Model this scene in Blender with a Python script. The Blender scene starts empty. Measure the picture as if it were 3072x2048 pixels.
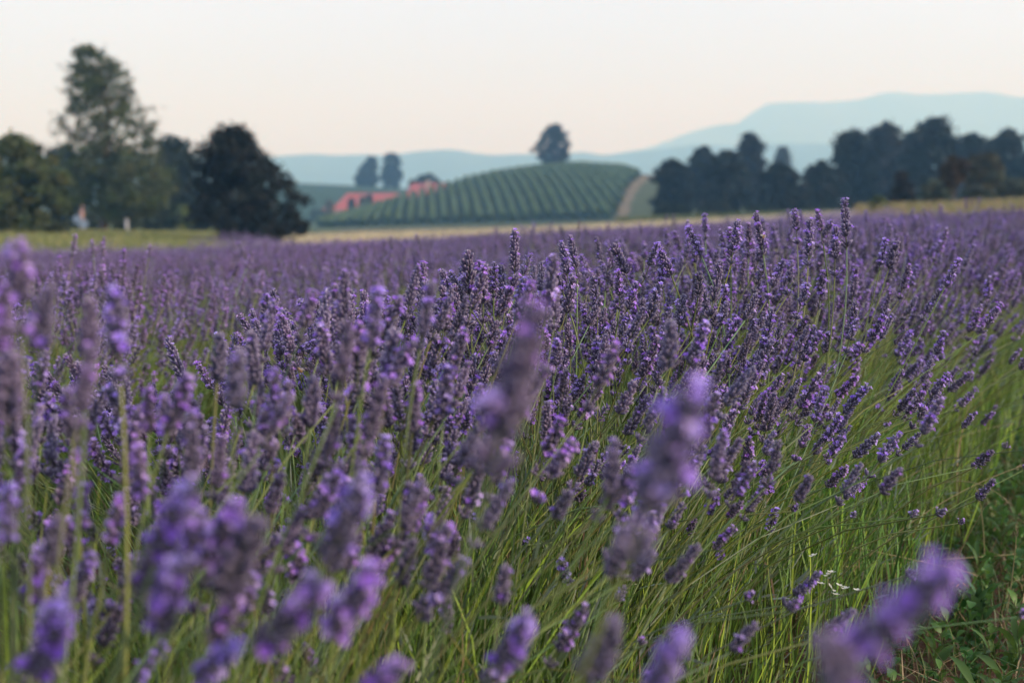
import bpy, math
import numpy as np
from mathutils import Matrix, Vector

# ------------------------------------------------------------------ camera
H = 0.90                       # camera height above the ground under it
F = 50.0 / 36.0 * 3072.0       # focal length in photo pixels (photo is 3072 x 2048)
HORIZON = 655.0
PITCH = math.atan((1024.0 - HORIZON) / F)
scene = bpy.context.scene
col = scene.collection
cam_data = bpy.data.cameras.new('camera')
cam = bpy.data.objects.new('camera', cam_data)
col.objects.link(cam)
cam_data.sensor_width = 36.0
cam_data.lens = 50.0
cam_data.clip_start = 0.05
cam_data.clip_end = 60000.0
cam.location = (0, 0, H)
cam.rotation_euler = (math.radians(90) - PITCH, 0, 0)
cam_data.dof.use_dof = True
cam_data.dof.focus_distance = 2.45
cam_data.dof.aperture_fstop = 4.0
scene.camera = cam

# ------------------------------------------------------------------ light
SUN_ELEV, SUN_AZ = math.radians(17), math.radians(108)   # azimuth clockwise from the view direction (+Y)
world = bpy.data.worlds.new('World')
scene.world = world
world.use_nodes = True
nt = world.node_tree
nt.nodes.clear()
out = nt.nodes.new('ShaderNodeOutputWorld')
bg = nt.nodes.new('ShaderNodeBackground')
bg.inputs['Strength'].default_value = 0.1
sky = nt.nodes.new('ShaderNodeTexSky')
sky.sky_type = 'NISHITA'
sky.sun_disc = False
sky.sun_elevation = SUN_ELEV
sky.sun_rotation = SUN_AZ
sky.dust_density = 3.0
tc = nt.nodes.new('ShaderNodeTexCoord')
sep = nt.nodes.new('ShaderNodeSeparateXYZ')
nt.links.new(tc.outputs['Generated'], sep.inputs[0])
ramp = nt.nodes.new('ShaderNodeValToRGB')              # high thin cloud veil: rosy low down, cream higher up
cr = ramp.color_ramp
cr.elements[0].position = 0.0
cr.elements[0].color = (0.655, 0.81, 1.33, 1)
cr.elements[1].position = 0.22
cr.elements[1].color = (0.74, 0.80, 0.94, 1)
e = cr.elements.new(0.10); e.color = (0.69, 0.795, 1.10, 1)
nt.links.new(sep.outputs['Z'], ramp.inputs[0])
vm = nt.nodes.new('ShaderNodeMapping')
vm.inputs['Scale'].default_value = (1.2, 1.2, 9.0)
nt.links.new(tc.outputs['Generated'], vm.inputs['Vector'])
noi = nt.nodes.new('ShaderNodeTexNoise')
noi.inputs['Scale'].default_value = 2.2
noi.inputs['Detail'].default_value = 4.0
nt.links.new(vm.outputs[0], noi.inputs['Vector'])
mr = nt.nodes.new('ShaderNodeMapRange')
mr.inputs['From Min'].default_value = 0.35
mr.inputs['From Max'].default_value = 0.7
mr.inputs['To Min'].default_value = 13.6
mr.inputs['To Max'].default_value = 14.4
nt.links.new(noi.outputs['Fac'], mr.inputs['Value'])
sc10 = nt.nodes.new('ShaderNodeVectorMath'); sc10.operation = 'SCALE'
nt.links.new(ramp.outputs['Color'], sc10.inputs[0])
nt.links.new(mr.outputs['Result'], sc10.inputs['Scale'])
mix = nt.nodes.new('ShaderNodeMix'); mix.data_type = 'RGBA'
mix.inputs[0].default_value = 0.90
nt.links.new(sky.outputs[0], mix.inputs[6])
nt.links.new(sc10.outputs[0], mix.inputs[7])
nt.links.new(mix.outputs[2], bg.inputs['Color'])
nt.links.new(bg.outputs[0], out.inputs['Surface'])

sun_data = bpy.data.lights.new('sun', 'SUN')
sun_data.energy = 4.6
sun_data.angle = math.radians(4)
sun_data.color = (1.0, 0.80, 0.60)
sun = bpy.data.objects.new('sun', sun_data)
col.objects.link(sun)
sd = Vector((math.sin(SUN_AZ) * math.cos(SUN_ELEV), math.cos(SUN_AZ) * math.cos(SUN_ELEV), math.sin(SUN_ELEV)))
sun.rotation_euler = (-sd).to_track_quat('-Z', 'Y').to_euler()
sun.location = (0, 0, 50)

vs = scene.view_settings
vs.view_transform = 'Standard'
vs.look = 'None'
vs.exposure = 0.0
vs.gamma = 1.0
vs.use_curve_mapping = False
scene.render.engine = 'CYCLES'
cy = scene.cycles
cy.use_denoising = True
cy.max_bounces = 6
cy.diffuse_bounces = 3
cy.glossy_bounces = 2
cy.transmission_bounces = 4
cy.volume_bounces = 2
cy.transparent_max_bounces = 8
cy.caustics_reflective = False
cy.caustics_refractive = False

R = np.random.default_rng(7)

# ------------------------------------------------------------------ helpers
CP, SP = math.cos(PITCH), math.sin(PITCH)
def ray(px, py):
    u = (px - 1536.0) / F
    v = -(py - 1024.0) / F
    return u, CP + SP * v, -SP + CP * v
def P(px, py, D):
    """point at depth Y = D seen at a photo pixel"""
    x, y, z = ray(px, py)
    return np.array([x / y * D, D, H + z / y * D])
def Xat(px, D):
    return (px - 1536.0) / F * D

def lerp(a, b, t): return a + (b - a) * t
def smooth(t):
    t = np.clip(t, 0, 1); return t * t * (3 - 2 * t)

# terrain: gentle side slope near the camera, banks and fields beyond the lavender
TY = np.array([45, 52, 62, 69, 80, 95, 130, 180, 260, 330, 600, 1500, 4000, 16000.])
TX = np.array([-900, 0, 640, 900, 1540, 2000, 2560, 3072, 4000.])
TV = np.array([
 [826, 826, 820, 811, 783, 760, 735, 733, 733],
 [738, 738, 752, 801, 775, 748, 700, 662, 660],
 [706, 706, 732, 793, 767, 739, 690, 634, 630],
 [702, 702, 722, 738, 710, 684, 650, 630, 626],
 [698, 698, 706, 722, 700, 676, 645, 628, 624],
 [694, 694, 697, 708, 691, 669, 645, 634, 632],
 [691, 691, 692, 699, 684, 664, 645, 640, 638],
 [689, 689, 690, 694, 679, 661, 646, 644, 642],
 [685, 685, 686, 689, 672, 659, 650, 648, 648],
 [678, 678, 678, 681, 668, 658, 652, 650, 650],
 [662, 662, 662, 662, 660, 658, 655, 654, 654],
 [657, 657, 657, 657, 657, 656, 655, 655, 655],
 [655.5]*9, [655.2]*9], float)
TR = (TX - 1536.0) / F
LTY = np.log(TY)
TZ = H - (TV - HORIZON) / F * TY[:, None]
def g(X, Y):
    X = np.asarray(X, float); Y = np.asarray(Y, float)
    X, Y = np.broadcast_arrays(X, Y)
    tilt = np.where(X < 0, 0.55 * np.tanh(X * 0.049 / 0.55), 0.7 * np.tanh(X * 0.049 / 0.7))
    near = tilt - 0.01 * np.clip(Y, 0, 60)
    Ys = np.clip(Y, 45, 15999)
    r = np.clip(X / np.maximum(Y, 20), TR[0], TR[-1])
    ly = np.log(Ys)
    i = np.clip(np.searchsorted(LTY, ly, side='right') - 1, 0, len(TY) - 2)
    j = np.clip(np.searchsorted(TR, r, side='right') - 1, 0, len(TR) - 2)
    a = (ly - LTY[i]) / (LTY[i + 1] - LTY[i])
    b = (r - TR[j]) / (TR[j + 1] - TR[j])
    far = (TZ[i, j] * (1 - a) + TZ[i + 1, j] * a) * (1 - b) + (TZ[i, j + 1] * (1 - a) + TZ[i + 1, j + 1] * a) * b
    w = smooth((Y - 30) / 15.0)
    return near * (1 - w) + far * w
def gz(x, y): return float(g(x, y))

# --- mesh building -----------------------------------------------------------
class MB:
    """collects triangles with a colour per vertex and a material slot per face"""
    def __init__(s): s.v, s.f, s.c, s.m, s.n = [], [], [], [], 0
    def add(s, v, f, c, m=0):
        v = np.asarray(v, float).reshape(-1, 3); f = np.asarray(f, int).reshape(-1, 3)
        c = np.asarray(c, float)
        if c.ndim == 1: c = np.tile(c[:3], (len(v), 1))
        s.v.append(v); s.f.append(f + s.n); s.c.append(c.reshape(-1, 3)); s.m.append(np.full(len(f), m)); s.n += len(v)
    def quad(s, a, b, c_, d, colr, m=0): s.add([a, b, c_, d], [[0, 1, 2], [0, 2, 3]], colr, m)
    def box(s, x0, x1, y0, y1, z0, z1, colr, m=0):
        v = [(x, y, z) for z in (z0, z1) for y in (y0, y1) for x in (x0, x1)]
        q = [(0, 2, 3, 1), (4, 5, 7, 6), (0, 1, 5, 4), (2, 6, 7, 3), (0, 4, 6, 2), (1, 3, 7, 5)]
        f = []
        for a, b, c_, d in q: f += [(a, b, c_), (a, c_, d)]
        s.add(v, f, colr, m)
    def arrays(s):
        return np.concatenate(s.v), np.concatenate(s.f), np.concatenate(s.c), np.concatenate(s.m)
    def mesh(s, name, mats, flat=False):
        return mesh_from(name, *s.arrays(), mats, flat)

def mesh_from(name, v, f, c, m, mats, flat=False):
    me = bpy.data.meshes.new(name)
    me.vertices.add(len(v)); me.vertices.foreach_set('co', np.ascontiguousarray(v, np.float32).ravel())
    me.loops.add(len(f) * 3); me.loops.foreach_set('vertex_index', np.ascontiguousarray(f, np.int32).ravel())
    me.polygons.add(len(f))
    me.polygons.foreach_set('loop_start', np.arange(0, len(f) * 3, 3, dtype=np.int32))
    me.polygons.foreach_set('material_index', np.ascontiguousarray(m, np.int32))
    for mt in mats: me.materials.append(mt)
    me.update(calc_edges=True)
    at = me.color_attributes.new('Col', 'FLOAT_COLOR', 'POINT')
    rgba = np.ones((len(v), 4), np.float32); rgba[:, :3] = c
    at.data.foreach_set('color', rgba.ravel())
    if flat: me.shade_flat()
    else: me.shade_smooth()
    return me

def obj(name, me, parent=None, loc=(0, 0, 0), kind=None):
    o = bpy.data.objects.new(name, me); col.objects.link(o)
    o.parent = parent; o.location = loc
    if kind: o['kind'] = kind
    return o
def empty(name, loc, label, cat, group=None):
    o = bpy.data.objects.new(name, None); col.objects.link(o)
    o.location = loc; o.empty_display_size = 0.05
    return tag(o, label, cat, group)
def tag(o, label, cat, group=None):
    o['label'] = label; o['category'] = cat
    if group: o['group'] = group
    return o

def unit(a): return a / np.maximum(np.linalg.norm(a, axis=-1, keepdims=True), 1e-9)
def tubes(paths, rad, sides):
    """paths (N,K,3), rad (N,K) -> verts, tris, and the (N,K,sides) layout for colours"""
    paths = np.asarray(paths, float); rad = np.asarray(rad, float)
    N, K, _ = paths.shape
    t = unit(np.gradient(paths, axis=1))
    ref = np.where(np.abs(t[:, :1, 2:3]) > 0.9, np.array([1., 0, 0]), np.array([0, 0, 1.]))
    a = unit(np.cross(t, np.broadcast_to(ref, t.shape))); b = np.cross(t, a)
    ang = np.linspace(0, 2 * math.pi, sides, endpoint=False)
    v = paths[:, :, None] + rad[:, :, None, None] * (a[:, :, None] * np.cos(ang)[None, None, :, None] + b[:, :, None] * np.sin(ang)[None, None, :, None])
    idx = np.arange(N * K * sides).reshape(N, K, sides)
    p, q = idx[:, :-1], idx[:, 1:]
    p2, q2 = np.roll(p, -1, 2), np.roll(q, -1, 2)
    f = np.concatenate([np.stack([p, p2, q2], -1).reshape(-1, 3), np.stack([p, q2, q], -1).reshape(-1, 3)])
    return v.reshape(-1, 3), f
def ribbons(paths, wid, side):
    """flat blades: paths (N,K,3), wid (N,K), side (N,3)"""
    paths = np.asarray(paths, float)
    N, K, _ = paths.shape
    s = side[:, None, :] * wid[:, :, None] * 0.5
    v = np.stack([paths - s, paths + s], 2)
    idx = np.arange(N * K * 2).reshape(N, K, 2)
    a, b, c, d = idx[:, :-1, 0], idx[:, :-1, 1], idx[:, 1:, 1], idx[:, 1:, 0]
    f = np.concatenate([np.stack([a, b, c], -1).reshape(-1, 3), np.stack([a, c, d], -1).reshape(-1, 3)])
    return v.reshape(-1, 3), f
def bez(p0, p1, p2, K):
    t = np.linspace(0, 1, K)[None, :, None]
    return p0[:, None] * (1 - t) ** 2 + 2 * p1[:, None] * t * (1 - t) + p2[:, None] * t * t
def rep(c, k): return np.repeat(c, k, axis=0)

# --- materials -----------------------------------------------------------------
def mat(name, rough=0.7, transl=0.0, rand=0.0, sheen=0.0, noise=0.0, nscale=20.0, bump=0.0, bscale=30.0, spec=0.25, fixed=None, bdist=0.02):
    m = bpy.data.materials.new(name); m.use_nodes = True
    n, l = m.node_tree.nodes, m.node_tree.links
    n.clear()
    o = n.new('ShaderNodeOutputMaterial'); b = n.new('ShaderNodeBsdfPrincipled')
    b.inputs['Roughness'].default_value = rough
    b.inputs['Specular IOR Level'].default_value = spec
    if sheen:
        b.inputs['Sheen Weight'].default_value = sheen
        b.inputs['Sheen Roughness'].default_value = 0.5
    if fixed:
        c = n.new('ShaderNodeRGB'); c.outputs[0].default_value = (*fixed, 1); cs = c.outputs[0]
    else:
        a = n.new('ShaderNodeAttribute'); a.attribute_name = 'Col'; cs = a.outputs['Color']
    tcn = n.new('ShaderNodeTexCoord')
    if rand:
        oi = n.new('ShaderNodeObjectInfo'); hs = n.new('ShaderNodeHueSaturation')
        r1 = n.new('ShaderNodeMapRange'); r1.inputs['To Min'].default_value = 1 - rand; r1.inputs['To Max'].default_value = 1 + rand
        l.new(oi.outputs['Random'], r1.inputs['Value']); l.new(r1.outputs[0], hs.inputs['Value'])
        w = n.new('ShaderNodeMath'); w.operation = 'MULTIPLY_ADD'; w.inputs[1].default_value = 7.31; w.inputs[2].default_value = 0.17
        fr = n.new('ShaderNodeMath'); fr.operation = 'FRACT'
        r2 = n.new('ShaderNodeMapRange'); r2.inputs['To Min'].default_value = 0.482; r2.inputs['To Max'].default_value = 0.518
        l.new(oi.outputs['Random'], w.inputs[0]); l.new(w.outputs[0], fr.inputs[0]); l.new(fr.outputs[0], r2.inputs['Value']); l.new(r2.outputs[0], hs.inputs['Hue'])
        l.new(cs, hs.inputs['Color']); cs = hs.outputs['Color']
    if noise:
        nz = n.new('ShaderNodeTexNoise'); nz.inputs['Scale'].default_value = nscale; nz.inputs['Detail'].default_value = 6
        l.new(tcn.outputs['Object'], nz.inputs['Vector'])
        mrn = n.new('ShaderNodeMapRange'); mrn.inputs['From Min'].default_value = 0.3; mrn.inputs['From Max'].default_value = 0.7
        mrn.inputs['To Min'].default_value = 1 - noise; mrn.inputs['To Max'].default_value = 1 + noise
        l.new(nz.outputs['Fac'], mrn.inputs['Value'])
        vmn = n.new('ShaderNodeVectorMath'); vmn.operation = 'SCALE'
        l.new(cs, vmn.inputs[0]); l.new(mrn.outputs[0], vmn.inputs['Scale']); cs = vmn.outputs[0]
    l.new(cs, b.inputs['Base Color'])
    if bump:
        nb = n.new('ShaderNodeTexNoise'); nb.inputs['Scale'].default_value = bscale; nb.inputs['Detail'].default_value = 8
        l.new(tcn.outputs['Object'], nb.inputs['Vector'])
        bp = n.new('ShaderNodeBump'); bp.inputs['Strength'].default_value = bump; bp.inputs['Distance'].default_value = bdist
        l.new(nb.outputs['Fac'], bp.inputs['Height']); l.new(bp.outputs[0], b.inputs['Normal'])
    if transl:
        t = n.new('ShaderNodeBsdfTranslucent'); l.new(cs, t.inputs['Color'])
        mx = n.new('ShaderNodeMixShader'); mx.inputs[0].default_value = transl
        l.new(b.outputs[0], mx.inputs[1]); l.new(t.outputs[0], mx.inputs[2]); l.new(mx.outputs[0], o.inputs['Surface'])
    else:
        l.new(b.outputs[0], o.inputs['Surface'])
    return m

M_calyx = mat('lavender_calyx', 0.8, 0.12, rand=0.22, sheen=0.35)
M_petal = mat('lavender_petal', 0.6, 0.35, rand=0.15)
M_stem = mat('lavender_stem', 0.6, 0.15)
M_blade = mat('lavender_leaf', 0.5, 0.2, rand=0.08, spec=0.4)
M_leaf = mat('tree_leaf', 0.6, 0.3)
M_weed = mat('weed_leaf', 0.45, 0.35, rand=0.2)
M_bark = mat('bark', 0.9, noise=0.35, nscale=8, bump=0.6, bscale=12)
M_ground = mat('earth', 0.95, noise=0.35, nscale=3.0, bump=0.9, bscale=9, bdist=0.06, spec=0.1)
M_hill = mat('hillside', 0.95, noise=0.2, nscale=0.4, spec=0.1)
M_mount = mat('mountain_forest', 0.95, noise=0.3, nscale=0.006, spec=0.05)
M_vine = mat('vine_leaf', 0.7, 0.2, noise=0.3, nscale=0.9)
M_roof = mat('roof_tile', 0.85, noise=0.25, nscale=1.5, bump=0.5, bscale=4)
M_wall = mat('plaster', 0.9, noise=0.08, nscale=1.5)
M_glass = mat('window_glass', 0.1, fixed=(0.03, 0.035, 0.04), spec=0.6)
M_paint = mat('painted_post', 0.5, noise=0.1, nscale=15)
M_bee = mat('bee_body', 0.6, sheen=0.4)
M_wing = mat('bee_wing', 0.3, 0.6)
M_white = mat('white_petal', 0.6, 0.4)

# ------------------------------------------------------------------ ground
ROWDIR = np.array([math.sin(math.radians(24.7)), math.cos(math.radians(24.7))])
ROWN = np.array([-ROWDIR[1], ROWDIR[0]])          # towards the next rows
S0, SPACING = 1.06, 2.05
def field_limit(px):
    """depth at which the lavender rows end, by bearing"""
    return np.interp(px, [-800, 560, 760, 900, 2430, 2600, 2800, 3200, 4000], [47, 47, 58, 64, 64, 56, 49, 47, 47])
def build_ground():
    ys = np.concatenate([np.linspace(-7, 8, 110), 8 * np.exp(np.linspace(0, math.log(8000 / 8.0), 300))[1:]])
    rs = np.linspace(-1.3, 1.3, 211); rs = np.sign(rs) * np.abs(rs / 1.3) ** 1.35 * 1.3
    Y, r = np.meshgrid(ys, rs, indexing='ij')
    X = r * (np.maximum(Y, 0) + 9.0)
    Z = g(X, Y)
    px = X / np.maximum(Y, 3) * F + 1536
    rng = np.random.default_rng(3)
    Z = Z + np.where(Y < 60, rng.normal(0, 0.012, Z.shape), 0)
    soil = np.array([0.105, 0.058, 0.038]); grass = np.array([0.10, 0.125, 0.035]); straw = np.array([0.36, 0.31, 0.21])
    mead = np.array([0.075, 0.10, 0.045]); dark = np.array([0.05, 0.06, 0.045]); road = np.array([0.16, 0.155, 0.15])
    C = np.zeros(X.shape + (3,)); C[:] = mead
    C[Y < 58] = soil
    lim = field_limit(px)
    beyond = Y > lim
    C[beyond & (px < 760)] = grass
    C[beyond & (px > 2560)] = np.array([0.17, 0.16, 0.06])
    mid = beyond & (px >= 700) & (px <= 2600)
    C[mid & (Y < 92)] = straw
    C[mid & (Y >= 92) & (Y < 150)] = dark
    C[mid & (Y >= 150) & (Y < 200) & (px > 1000)] = np.array([0.10, 0.09, 0.075])
    C[(px > 1850) & (px < 2600) & (Y > 100) & (Y < 125)] = road
    C *= rng.normal(1, 0.06, X.shape)[..., None]
    n, k = X.shape
    idx = np.arange(n * k).reshape(n, k)
    a, b, c, d = idx[:-1, :-1], idx[:-1, 1:], idx[1:, 1:], idx[1:, :-1]
    f = np.concatenate([np.stack([a, b, c], -1).reshape(-1, 3), np.stack([a, c, d], -1).reshape(-1, 3)])
    me = mesh_from('ground', np.stack([X, Y, Z], -1).reshape(-1, 3), f, C.reshape(-1, 3), np.zeros(len(f)), [M_ground])
    obj('ground', me, kind='structure')
build_ground()

# ------------------------------------------------------------------ mountains
def ridge(name, D, sil, depth, seed, colr):
    rng = np.random.default_rng(seed)
    xs = np.linspace(sil[0][0], sil[-1][0], 420)
    top = np.interp(xs, [s[0] for s in sil], [s[1] for s in sil])
    k = np.array([1, 2, 3, 4, 3, 2, 1.]); k /= k.sum()
    top = np.convolve(np.pad(top, 3, mode='edge'), k, 'valid')
    jit = np.convolve(rng.normal(0, 1, len(xs) + 8), np.ones(9) / 9, 'valid') * 3.0
    zt = (HORIZON - (top + jit)) / F * D + H
    K = 26
    t = np.linspace(-1, 1, K)
    prof = np.clip(1 - np.abs(t) ** 1.25, 0, 1)
    fold = np.zeros((K, len(xs)))
    ph = rng.uniform(0, 6.28, 6)
    for i in range(6):
        fold += np.sin(xs[None, :] * (0.008 + 0.006 * i) + t[:, None] * (3 + i) + ph[i]) / (i + 1.5)
    Y = D + t[:, None] * depth + fold * depth * 0.05 * (1 - np.abs(t[:, None]))
    X = (xs[None, :] - 1536) / F * D * np.ones((K, 1))
    Z = zt[None, :] * (prof[:, None] * (1 + fold * 0.10 * (1 - prof[:, None]))) - 3
    idx = np.arange(K * len(xs)).reshape(K, len(xs))
    a, b, c, d = idx[:-1, :-1], idx[:-1, 1:], idx[1:, 1:], idx[1:, :-1]
    f = np.concatenate([np.stack([a, b, c], -1).reshape(-1, 3), np.stack([a, c, d], -1).reshape(-1, 3)])
    C = np.tile(colr, (K * len(xs), 1)) * rng.normal(1, 0.08, (K * len(xs), 1))
    me = mesh_from(name, np.stack([X, Y, Z], -1).reshape(-1, 3), f, C, np.zeros(len(f)), [M_mount])
    obj(name, me, kind='structure')
ridge('mountain_range', 4300, [(-900, 470), (300, 462), (830, 466), (950, 458), (1010, 464), (1130, 462), (1200, 460), (1330, 446), (1375, 447), (1440, 462), (1590, 458),
      (1680, 461), (1750, 451), (1800, 464), (1880, 455), (1960, 450), (2080, 430), (2200, 436), (2330, 425), (2500, 432), (2700, 415), (2900, 425), (3072, 412), (4000, 430)], 950, 5, (0.045, 0.06, 0.035))
ridge('mountain_range', 6600, [(1400, 560), (1700, 490), (1850, 458), (1950, 438), (2050, 398), (2150, 374), (2200, 370), (2240, 342), (2290, 309), (2420, 305), (2480, 306), (2560, 298), (2620, 281), (2660, 275),
      (2720, 279), (2800, 283), (2910, 274), (2960, 282), (3010, 292), (3072, 288), (3400, 270), (4000, 300)], 1100, 9, (0.06, 0.065, 0.05))

# ------------------------------------------------------------------ hills and vineyard
SIL = [(700, 700), (850, 694), (920, 684), (1000, 665), (1100, 637), (1200, 608), (1300, 580), (1400, 553), (1500, 533), (1600, 519), (1690, 512), (1740, 511), (1850, 517), (1950, 528), (2100, 545), (2300, 590), (2500, 640), (2700, 660)]
YF, YC, YB = 285.0, 400.0, 540.0
def hill_z(X, Y):
    px = X / Y * F + 1536
    top = np.interp(px, [s[0] for s in SIL], [s[1] for s in SIL])
    zc = H + (HORIZON - top) / F * YC
    base = g(X, Y)
    up = np.clip((Y - YF) / (YC - YF), 0, 1); up = np.sin(up * math.pi / 2) ** 0.95
    dn = smooth((YB - Y) / (YB - YC))
    h = np.maximum(zc - base, -0.6)
    return base + np.where(Y <= YC, h * up, h * dn) + 0.02
def track_px(Y): return np.interp(Y, [YF, 320, 360, YC, 460], [1850, 1880, 1925, 1968, 1990])
def build_hill():
    ys = np.linspace(YF, YB, 60); ps = np.linspace(700, 2700, 160)
    Y, px = np.meshgrid(ys, ps, indexing='ij')
    X = (px - 1536) / F * Y
    Z = hill_z(X, Y)
    C = np.zeros(X.shape + (3,)); C[:] = (0.03, 0.042, 0.024)
    tp = track_px(Y)
    C[(px > tp)] = (0.055, 0.07, 0.034)
    C[(px > tp - 6) & (px < tp + 26) & (Y < 372)] = (0.15, 0.12, 0.08)
    n, k = X.shape
    idx = np.arange(n * k).reshape(n, k)
    a, b, c, d = idx[:-1, :-1], idx[:-1, 1:], idx[1:, 1:], idx[1:, :-1]
    f = np.concatenate([np.stack([a, b, c], -1).reshape(-1, 3), np.stack([a, c, d], -1).reshape(-1, 3)])
    me = mesh_from('vineyard_hill', np.stack([X, Y, Z], -1).reshape(-1, 3), f, C.reshape(-1, 3), np.zeros(len(f)), [M_hill])
    obj('vineyard_hill', me, kind='structure')
    # the lower dark hill behind the farm
    ys = np.linspace(520, 760, 24); ps = np.linspace(300, 1700, 90)
    Y, px = np.meshgrid(ys, ps, indexing='ij')
    X = (px - 1536) / F * Y
    top = np.interp(px, [300, 600, 900, 1050, 1200, 1350, 1500, 1700], [560, 552, 552, 558, 566, 590, 630, 656])
    zc = H + (HORIZON - top) / F * 620
    base = g(X, Y)
    Z = base + (zc - base) * np.where(Y < 620, np.sin(np.clip((Y - 520) / 100, 0, 1) * math.pi / 2), smooth((760 - Y) / 140.0)) + 0.05
    n, k = X.shape
    idx = np.arange(n * k).reshape(n, k)
    a, b, c, d = idx[:-1, :-1], idx[:-1, 1:], idx[1:, 1:], idx[1:, :-1]
    f = np.concatenate([np.stack([a, b, c], -1).reshape(-1, 3), np.stack([a, c, d], -1).reshape(-1, 3)])
    C = np.tile((0.026, 0.052, 0.026), (n * k, 1))
    obj('far_hill', mesh_from('far_hill', np.stack([X, Y, Z], -1).reshape(-1, 3), f, C, np.zeros(len(f)), [M_hill]), kind='structure')
build_hill()

VINES = []
def vine_rows():
    rng = np.random.default_rng(21)
    x0 = -44.0
    while x0 < 36:
        ys = np.arange(YF + 2, YC + 34, 1.2)
        xs = x0 - 0.06 * (ys - YF)
        px = xs / ys * F + 1536
        hz = hill_z(xs, ys)
        ok = (px < track_px(ys) - 10) & (px > 905) & (hz - g(xs, ys) > 0.05)
        if ok.sum() > 6:
            ys, xs, hz = ys[ok], xs[ok], hz[ok]
            n = len(ys); K = 8
            ang = np.linspace(0, 2 * math.pi, K, endpoint=False)
            hh = 0.95 * rng.uniform(0.78, 1.22, n); ww = 0.55 * rng.uniform(0.7, 1.3, n)
            jx = rng.normal(0, 0.1, n)
            rr = rng.uniform(0.8, 1.2, (n, K))
            V = np.stack([xs[:, None] + jx[:, None] + ww[:, None] * np.cos(ang) * rr, ys[:, None] + rng.normal(0, 0.15, (n, K)), hz[:, None] + 0.85 + hh[:, None] * np.sin(ang) * rr], -1)
            idx = np.arange(n * K).reshape(n, K)
            p, q = idx[:-1], idx[1:]; p2, q2 = np.roll(p, -1, 1), np.roll(q, -1, 1)
            f = np.concatenate([np.stack([p, p2, q2], -1).reshape(-1, 3), np.stack([p, q2, q], -1).reshape(-1, 3)])
            base = np.array([xs[0], ys[0], hz[0]])
            C = np.tile((0.06, 0.105, 0.036), (n * K, 1)) * rng.uniform(0.7, 1.3, (n * K, 1))
            mb = MB(); mb.add(V.reshape(-1, 3) - base, f, C)
            # loose shoots sticking out of the hedge
            m = n * 3
            ii = rng.integers(0, n, m)
            c0 = np.stack([xs[ii] + rng.normal(0, 0.35, m), ys[ii] + rng.uniform(-.6, .6, m), hz[ii] + rng.uniform(0.7, 2.1, m)], -1) - base
            d = unit(rng.normal(0, 1, (m, 3))) * 0.35
            e2 = unit(rng.normal(0, 1, (m, 3))) * 0.35
            mb.add(np.stack([c0 - d, c0 + e2, c0 + d], 1).reshape(-1, 3), np.arange(m * 3).reshape(-1, 3), rep(np.tile((0.075, 0.125, 0.036), (m, 1)) * rng.uniform(.6, 1.3, (m, 1)), 3))
            o = obj('vine_row', mb.mesh('vine_row', [M_vine]), loc=base)
            VINES.append(o)
        x0 += 2.35
vine_rows()
_one = ['', 'first', 'second', 'third', 'fourth', 'fifth', 'sixth', 'seventh', 'eighth', 'ninth', 'tenth', 'eleventh', 'twelfth', 'thirteenth', 'fourteenth', 'fifteenth', 'sixteenth', 'seventeenth', 'eighteenth', 'nineteenth']
def ordinal(n): return _one[n] if n < 20 else (['twentieth', 'thirtieth', 'fortieth'][n // 10 - 2] if n % 10 == 0 else ['twenty', 'thirty', 'forty'][n // 10 - 2] + ' ' + _one[n % 10])
for _i, _o in enumerate(reversed(VINES)):
    tag(_o, 'vine row on the hill, %s counted from the dirt track' % ordinal(_i + 1), 'vines', 'vine rows on the hill')

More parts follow.
